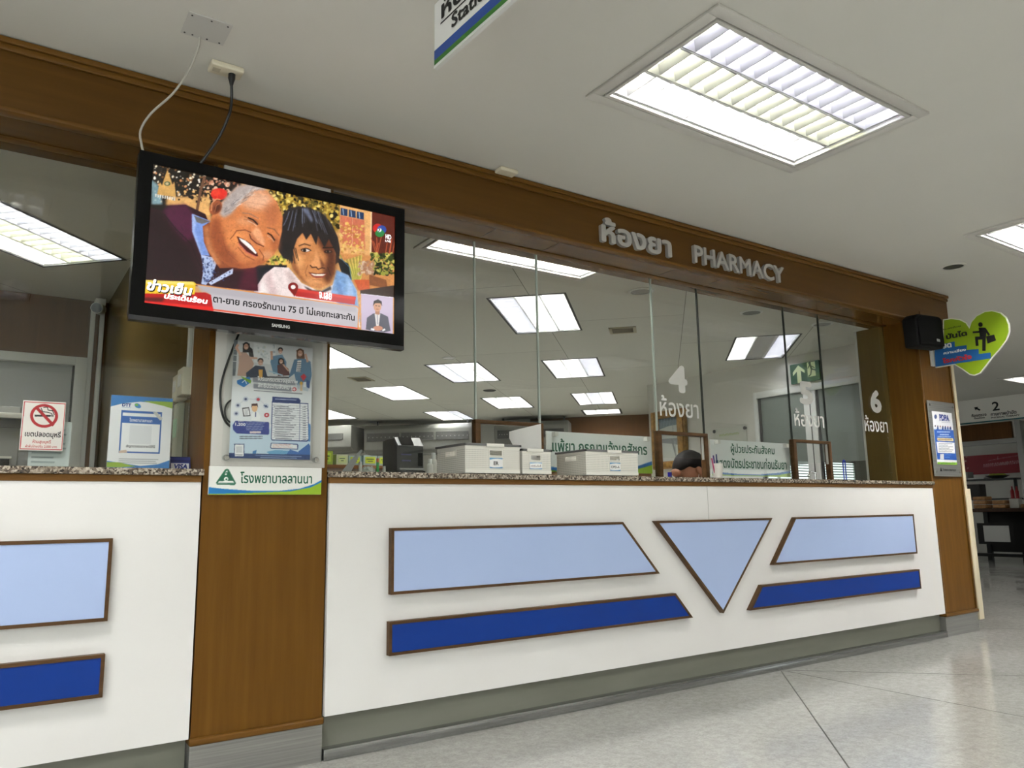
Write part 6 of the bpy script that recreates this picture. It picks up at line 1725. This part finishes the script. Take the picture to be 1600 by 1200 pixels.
text('plate_lettering', 'โรงพยาบาลลานนา', M_TXTK, pd_, Plane((0, -0.018, 0)), 5.995, 6.19, 1.192, 1.215, 0.02, off=0.0008)
MB().prism([(5.955, 1.19), (5.985, 1.19), (5.970, 1.22)], (-0.0192, -0.0182), 'y').build('emblem', M_TXTK, pd_, 0)

sp = thing('loudspeaker', 'black wall loudspeaker at the top of the right column', 'loudspeaker', (5.76, -0.13, 2.09))
b = MB()
b.prism([(5.575, 2.085), (5.94, 2.105), (5.935, 2.335), (5.90, 2.352), (5.62, 2.335), (5.565, 2.30)], (-0.155, -0.05), 'y', 0.012)
b.build('cabinet', mat('speaker_black', (10, 10, 10), 0.8, spec=0.2), sp)
b = MB(); b.prism([(5.585, 2.10), (5.93, 2.118), (5.926, 2.325), (5.895, 2.34), (5.63, 2.322), (5.58, 2.295)], (-0.168, -0.1552), 'y', 0.008)
b.build('grille', mat('grille_black', (8, 8, 8), 0.9, spec=0.1), sp)
MB().box(5.815, 5.86, -0.1695, -0.1682, 2.145, 2.165).build('badge', M_GREY, sp, 0)
MB().box(5.87, 5.93, -0.05, -0.0005, 2.18, 2.27, 0.003).build('wall_bracket', M_BLACK, sp)
MB().tube([(5.80, -0.07, 2.345), (5.82, -0.06, 2.375), (5.84, -0.05, 2.405)], 0.004, 8).build('speaker_cable', M_BROWN, sp)

HX = 6.03
hs = thing('heart_sign', 'lime green heart-shaped sign with a man climbing stairs, beside the loudspeaker', 'sign', (HX, -0.02, 1.9))
# outline traced in the sheet: y across (towards the hall), z up
def hp(u, v):   # features as seen in a view of the sign -> (across, up) on the sign
    return c_h.map(u, v)
c_h = Canvas(150, 150, (126, 158, 20))
HY0, HY1, HZ0, HZ1 = 0.09, -0.50, 1.92, 2.42      # left edge (at the wall) to right edge, bottom to top
YL, YR = 6.0, 0
c_h.quad((306.9, 203.8), (1059.4, 40.7), (1146.2, 730.3), (375.6, 841.2))
heart_px = [(352, 478), (440, 440), (440, 235), (520, 222), (600, 232), (660, 262), (686, 300), (700, 260), (750, 200), (830, 158), (900, 148), (980, 168), (1035, 215), (1062, 280), (1066, 350), (1040, 430), (980, 510), (900, 600), (840, 680), (790, 742), (735, 764), (690, 755), (620, 705), (548, 660), (370, 690)]
def on_sign(u, v):
    a, b2 = c_h.map(u, v)
    return a * 0.58, (1 - b2) * 0.54
ph = Plane((HX, -0.02, 1.86), (0, -1, 0))
outl = []
for u, v in heart_px:
    a, b2 = on_sign(u, v)
    q = ph.p(a, b2)
    outl.append((q.y, q.z))
MB().prism(outl, (HX, HX + 0.012), 'x').build('sign_panel', mat('sign_edge_white', (226, 228, 214), 0.5), hs, 0)
inn = inset(outl, 0.008)
fm = MB().prism(inn, (HX - 0.0012, HX), 'x').build('green_face', mat('sign_lime', (138, 168, 22), 0.5), hs, 0)
def flat(name, pxs, m, d):
    b = MB(); b.prism([(ph.p(*on_sign(u, v)).y, ph.p(*on_sign(u, v)).z) for u, v in pxs], (HX - d, HX - d + 0.0006), 'x')
    return b.build(name, m, hs, 0)
M_SBLUE = mat('sign_blue', (24, 92, 156), 0.5)
flat('stair_print', [(358, 486), (550, 442), (552, 492), (664, 476), (664, 522), (775, 512), (776, 560), (888, 545), (890, 600), (560, 650), (372, 680)], M_SBLUE, 0.0019)
def climber():
    c = Canvas(2, 2)
    k = 0.0026
    def seg(p, q, w):
        p = Vector(p); q = Vector(q); n = Vector((-(q - p).y, (q - p).x)).normalized() * w / 2; e = (q - p).normalized() * w * .3
        flat('climbing_figure', [tuple(p + n - e), tuple(q + n + e), tuple(q - n + e), tuple(p - n - e)], M_TXTK, k)
    flat('climbing_figure', [(793 + 22 * math.cos(t * PI / 8), 283 + 22 * math.sin(t * PI / 8)) for t in range(16)], M_TXTK, k)
    flat('climbing_figure', [(775, 312), (838, 312), (850, 340), (842, 420), (790, 420), (784, 372)], M_TXTK, k)
    for p, q, w in (((780, 352), (726, 356), 18), ((836, 325), (872, 378), 20), ((800, 410), (752, 412), 30), ((756, 410), (762, 476), 26), ((826, 410), (826, 520), 32)):
        k += 0.0001
        seg(p, q, w)
    flat('briefcase_figure', [(846, 394), (922, 378), (940, 432), (860, 462)], M_TXTK, k + 0.0002)
climber()
def htext(body, x0, y0, x1, y1, m, bold):
    a, t1 = on_sign(x0, y1); b2, t2 = on_sign(x1, y0)
    # the writing follows the slant of the sign only through the view, it is level on the sign itself
    text('lettering', body, m, hs, ph, a, b2, t1, t2, bold, off=0.0032)
htext('น-ลงด้วย', 446, 288, 606, 336, M_TXTK, .02)
htext('บันได', 472, 330, 664, 424, M_TXTK, .05)
htext('ลด', 438, 452, 520, 512, M_TXTW, .05)
htext('ความเสี่ยง', 448, 500, 655, 566, M_TXTW, .04)
htext('โรคหัวใจ', 440, 554, 708, 650, M_TXTR, .05)
MB().box(HX - 0.03, HX + 0.012, -0.022, -0.0085, 2.0, 2.16, 0.002).build('wall_plate', M_ALU, hs)

# hanging direction sign at the top edge of the photo
hg = thing('direction_sign', 'white hanging sign with blue and green stripe, cut by the top photo edge', 'sign', (1.13, -1.0, 2.37))
hgr = Vector((0.0487, -0.9988, 0))
ph2 = Plane((1.115, -1.0, 2.366), hgr)
def slab(name, x0, x1, z0, z1, d0, d1, m):
    b = MB()
    q = [ph2.p(x0, 0, d0), ph2.p(x1, 0, d0), ph2.p(x1, 0, d1), ph2.p(x0, 0, d1)]
    b.prism([(v.x, v.y) for v in q], (2.366 + z0, 2.366 + z1), 'z')
    return b.build(name, m, hg, 0)
HL = 1.25
slab('panel', 0, HL, 0.006, ZC - 2.367, -0.008, 0, M_PAPER)
slab('green_stripe', 0, HL, 0.009, 0.030, 0.0003, 0.0012, mat('stripe_green', (44, 110, 30), 0.5))
slab('blue_stripe', 0, HL, 0.030, 0.064, 0.0003, 0.0012, mat('stripe_blue', (28, 70, 150), 0.5))
slab('bottom_channel', 0, HL, 0.0, 0.010, -0.011, 0.003, M_ALU)
text('lettering', 'Station', M_TXTK, hg, ph2, 0.106, 0.335, 0.086, 0.136, .03, off=0.002)
text('lettering', 'ห้อง', M_TXTK, hg, ph2, 0.045, 0.25, 0.152, 0.228, .03, off=0.002)
slab('underline', 0.039, 0.42, 0.139, 0.144, 0.0003, 0.0012, M_TXTK)

# ------------------------------------------------------------------ corridor at the far right
fx = tag(MB().box(13.0, 13.25, 0.4, 6.0, 2.233, ZC - 0.001).build('wall_corridor_header', M_HALLW, None, 0), kind='structure')
MB().box(12.985, 13.0, 0.4, 6.0, 2.22, 2.238).build('trim_7', mat('teal_edge', (20, 96, 104), 0.5), fx, 0)
cs = thing('department_sign', 'black number 2 physical therapy lettering on the white corridor header', 'sign', (12.99, 2.6, 2.25))
pc_ = Plane((12.999, 3.2, 0), (0, -1, 0))
def ctext(body, ya, yb, z0, z1, bold): text('lettering', body, M_TXTK, cs, pc_, 3.2 - ya, 3.2 - yb, z0, z1, bold, off=0.002)
ctext('2', 2.665, 2.56, 2.385, 2.525, .02); ctext('กายภาพบำบัด', 2.70, 2.33, 2.305, 2.365, .03); ctext('PHYSICAL THERAPY', 2.70, 2.29, 2.268, 2.292, .03)
ctext('ห้องตรวจ', 2.985, 2.76, 2.32, 2.372, .03); ctext('Station', 2.95, 2.79, 2.285, 2.312, .03)
MB().prism([(2.93, 2.475), (2.87, 2.475), (2.885, 2.458), (2.84, 2.43), (2.855, 2.41), (2.90, 2.442), (2.915, 2.425)], (12.9955, 12.998), 'x').build('arrow', M_TXTK, cs, 0)
tag(MB().box(13.3, 13.36, 2.56, 6.0, 1.965, 2.23).build('wall_transom', M_BROWN, None, 0), kind='structure')
tag(MB().box(13.28, 13.38, 2.50, 6.0, 1.89, 1.963, 0.003).build('trim_8', M_GREY, None, 0), kind='structure')
tag(MB().box(13.28, 13.4, 2.42, 2.50, 0.0, 2.232, 0.003).build('trim_9', M_GREY, None, 0), kind='structure')
b = MB()
n = 60
pts = [(13.3 + 0.05 * math.sin(k * 1.05), 2.40 - k * 0.02) for k in range(n)]
b.prism(pts + [(x + 0.012, y) for x, y in pts[::-1]], (0.12, 2.225), 'z')
tag(b.build('curtain', mat('curtain_grey', (150, 148, 142), 0.8), None, 0.9, base=(13.3, 1.8, 0.12)), 'tall grey pleated curtain at the right photo edge of the corridor', 'curtain')
rb = tag(MB().box(15.38, 15.40, 3.3, 4.6, 1.50, 1.86, 0.002).build('banner', mat('banner_red', (150, 26, 42), 0.6), None, base=(15.39, 3.9, 1.5)), 'red banner with pale writing, far behind the bread table', 'banner')
c = Canvas(130, 36, (150, 26, 42)); c.map = lambda x, y: ((x - 90) / 990, (y - 190) / 360)
c.rect(90, 190, 1080, 200, (226, 220, 216)); c.dots(100, 215, 350, 430, 26, (8, 22), [(206, 150, 130), (90, 14, 24), (170, 70, 60), (230, 200, 180)], .8, seed=2)
g = random.Random(6)
for k in range(16):
    x = 560 + k * 31; y = 395 - k * 2.5
    c.line([(x, y + 26), (x + g.uniform(-4, 8), y - 26), (x + 16, y - 20), (x + 18, y + 24)], 7, (226, 206, 206), .85)
c.line([(630, 310), (790, 280), (1030, 250)], 9, (214, 180, 180), .7); c.line([(760, 236), (756, 300)], 8, (214, 180, 180), .7)
picture('print', c, M_PRINT, rb, Plane((15.38, 4.6, 1.5), (0, -1, 0)), 1.3, 0.36)
wd = thing('display_shelf', 'dark snack shelf under the red banner behind the bread table', 'shelf', (14.6, 3.6, 0))
for x, y in ((14.5, 3.1), (14.5, 4.3), (14.8, 3.1), (14.8, 4.3)): MB().box(x - .02, x + .02, y - .02, y + .02, 0.0, 1.38).build('post', M_BLACK, wd, 0)
for z in (1.02, 1.36): MB().box(14.48, 14.82, 3.08, 4.32, z, z + .025).build('shelf_board', M_DGREY, wd, 0)
def small(name, x0, x1, y0, y1, z0, z1, m, label, cat, bev=0.004):
    return tag(MB().box(x0, x1, y0, y1, z0, z1, bev).build(name, m, None, base=((x0 + x1) / 2, (y0 + y1) / 2, z0)), label, cat)
small('carton', 14.5, 14.7, 3.86, 4.06, 1.3855, 1.52, M_GREY, 'grey carton on the top of the snack shelf, beside the column trim', 'box')
t = thing('fruit_dish', 'dish of yellow green fruit on the snack shelf under the red banner', 'fruit dish', (14.6, 3.42, 1.3855))
MB().lathe([(0.08, 0.0005), (0.19, 0.05), (0.185, 0.05), (0.07, 0.006)], (14.6, 3.42, 1.3855), 24).build('dish', M_DGREY, t)
for k in range(5): MB().ell((14.6 + 0.07 * math.cos(k * 1.26), 3.42 + 0.07 * math.sin(k * 1.26), 1.435), (0.06, 0.075, 0.04), 14).build('fruit', mat('fruit_lime', (170, 176, 70), 0.5), t)
small('tray', 14.5, 14.75, 3.60, 3.88, 1.3855, 1.41, M_PAPER, 'flat white tray beside the fruit dish on the snack shelf', 'tray')
small('white_carton', 14.52, 14.75, 3.7, 3.95, 1.046, 1.30, mat('carton_dark', (60, 56, 54), 0.6), 'dark carton on the lower snack shelf', 'box')
t = thing('sauce_holder', 'white holder with red bottles right of the snack shelf', 'holder', (14.0, 2.92, 0.878))
MB().box(13.93, 14.07, 2.85, 2.99, 0.8785, 1.03, 0.004).build('holder_box', M_PLASW, t)
for y in (2.885, 2.955): MB().lathe([(0.028, 0.09), (0.028, 0.22), (0.012, 0.26), (0.012, 0.3)], (14.0, y, 0.93), 16).build('red_bottle', mat('sauce_red', (170, 30, 40), 0.4), t)
tb = thing('snack_table', 'long dark table with bread packs at the end of the corridor', 'table', (14.0, 3.0, 0))
MB().box(13.75, 14.4, 1.6, 3.62, 0.82, 0.876, 0.004).build('tabletop', wood('table_wood', (62, 44, 36), (80, 58, 46), 0.4, True), tb)
for x, y in ((13.8, 3.56), (13.8, 2.62), (14.35, 3.56), (14.35, 2.62), (13.8, 1.68), (14.35, 1.68)): MB().box(x - .035, x + .035, y - .035, y + .035, 0, 0.82).build('leg', M_BLACK, tb, 0)
MB().box(14.34, 14.38, 1.65, 3.6, 0.15, 0.82).build('back_panel', mat('table_back', (24, 20, 18), 0.7), tb, 0)
MB().box(13.78, 13.83, 1.65, 3.6, 0.10, 0.15).build('foot_rail', M_BLACK, tb, 0)
MB().box(13.752, 13.764, 2.9, 3.45, 0.30, 0.64).build('front_panel', MATS['table_back'], tb, 0)
small('price_sheet', 13.742, 13.7495, 2.96, 3.35, 0.34, 0.60, mat('sheet_grey', (196, 196, 194), 0.6), 'grey printed sheet hanging on the front of the dark bread table', 'notice', 0.0)
M_BREAD = noise_mat('bread', [(0.3, (158, 110, 66)), (0.7, (196, 150, 100))], 20.0, rough=0.6)
k = 0
for y in (3.42, 3.12, 2.70):
    for z in range(3 if y > 3.4 else (2 if y > 3.0 else 1)):
        o = MB().box(13.85, 14.1, y - 0.1, y + 0.1, 0.8772 + z * 0.068, 0.8772 + z * 0.068 + 0.062, 0.016, 3).build('bread_pack', M_BREAD, None, base=(13.97, y, 0.8772 + z * 0.068))
        place = {3.42: 'left', 3.12: 'middle', 2.70: 'right'}[y]
        tag(o, ('%s bread pack of the %s stack on the dark corridor table' % (['lowest', 'second', 'topmost'][z], place)) if y > 3 else 'single bread pack lying at the right on the dark corridor table', 'bread', 'bread packs on the corridor table')
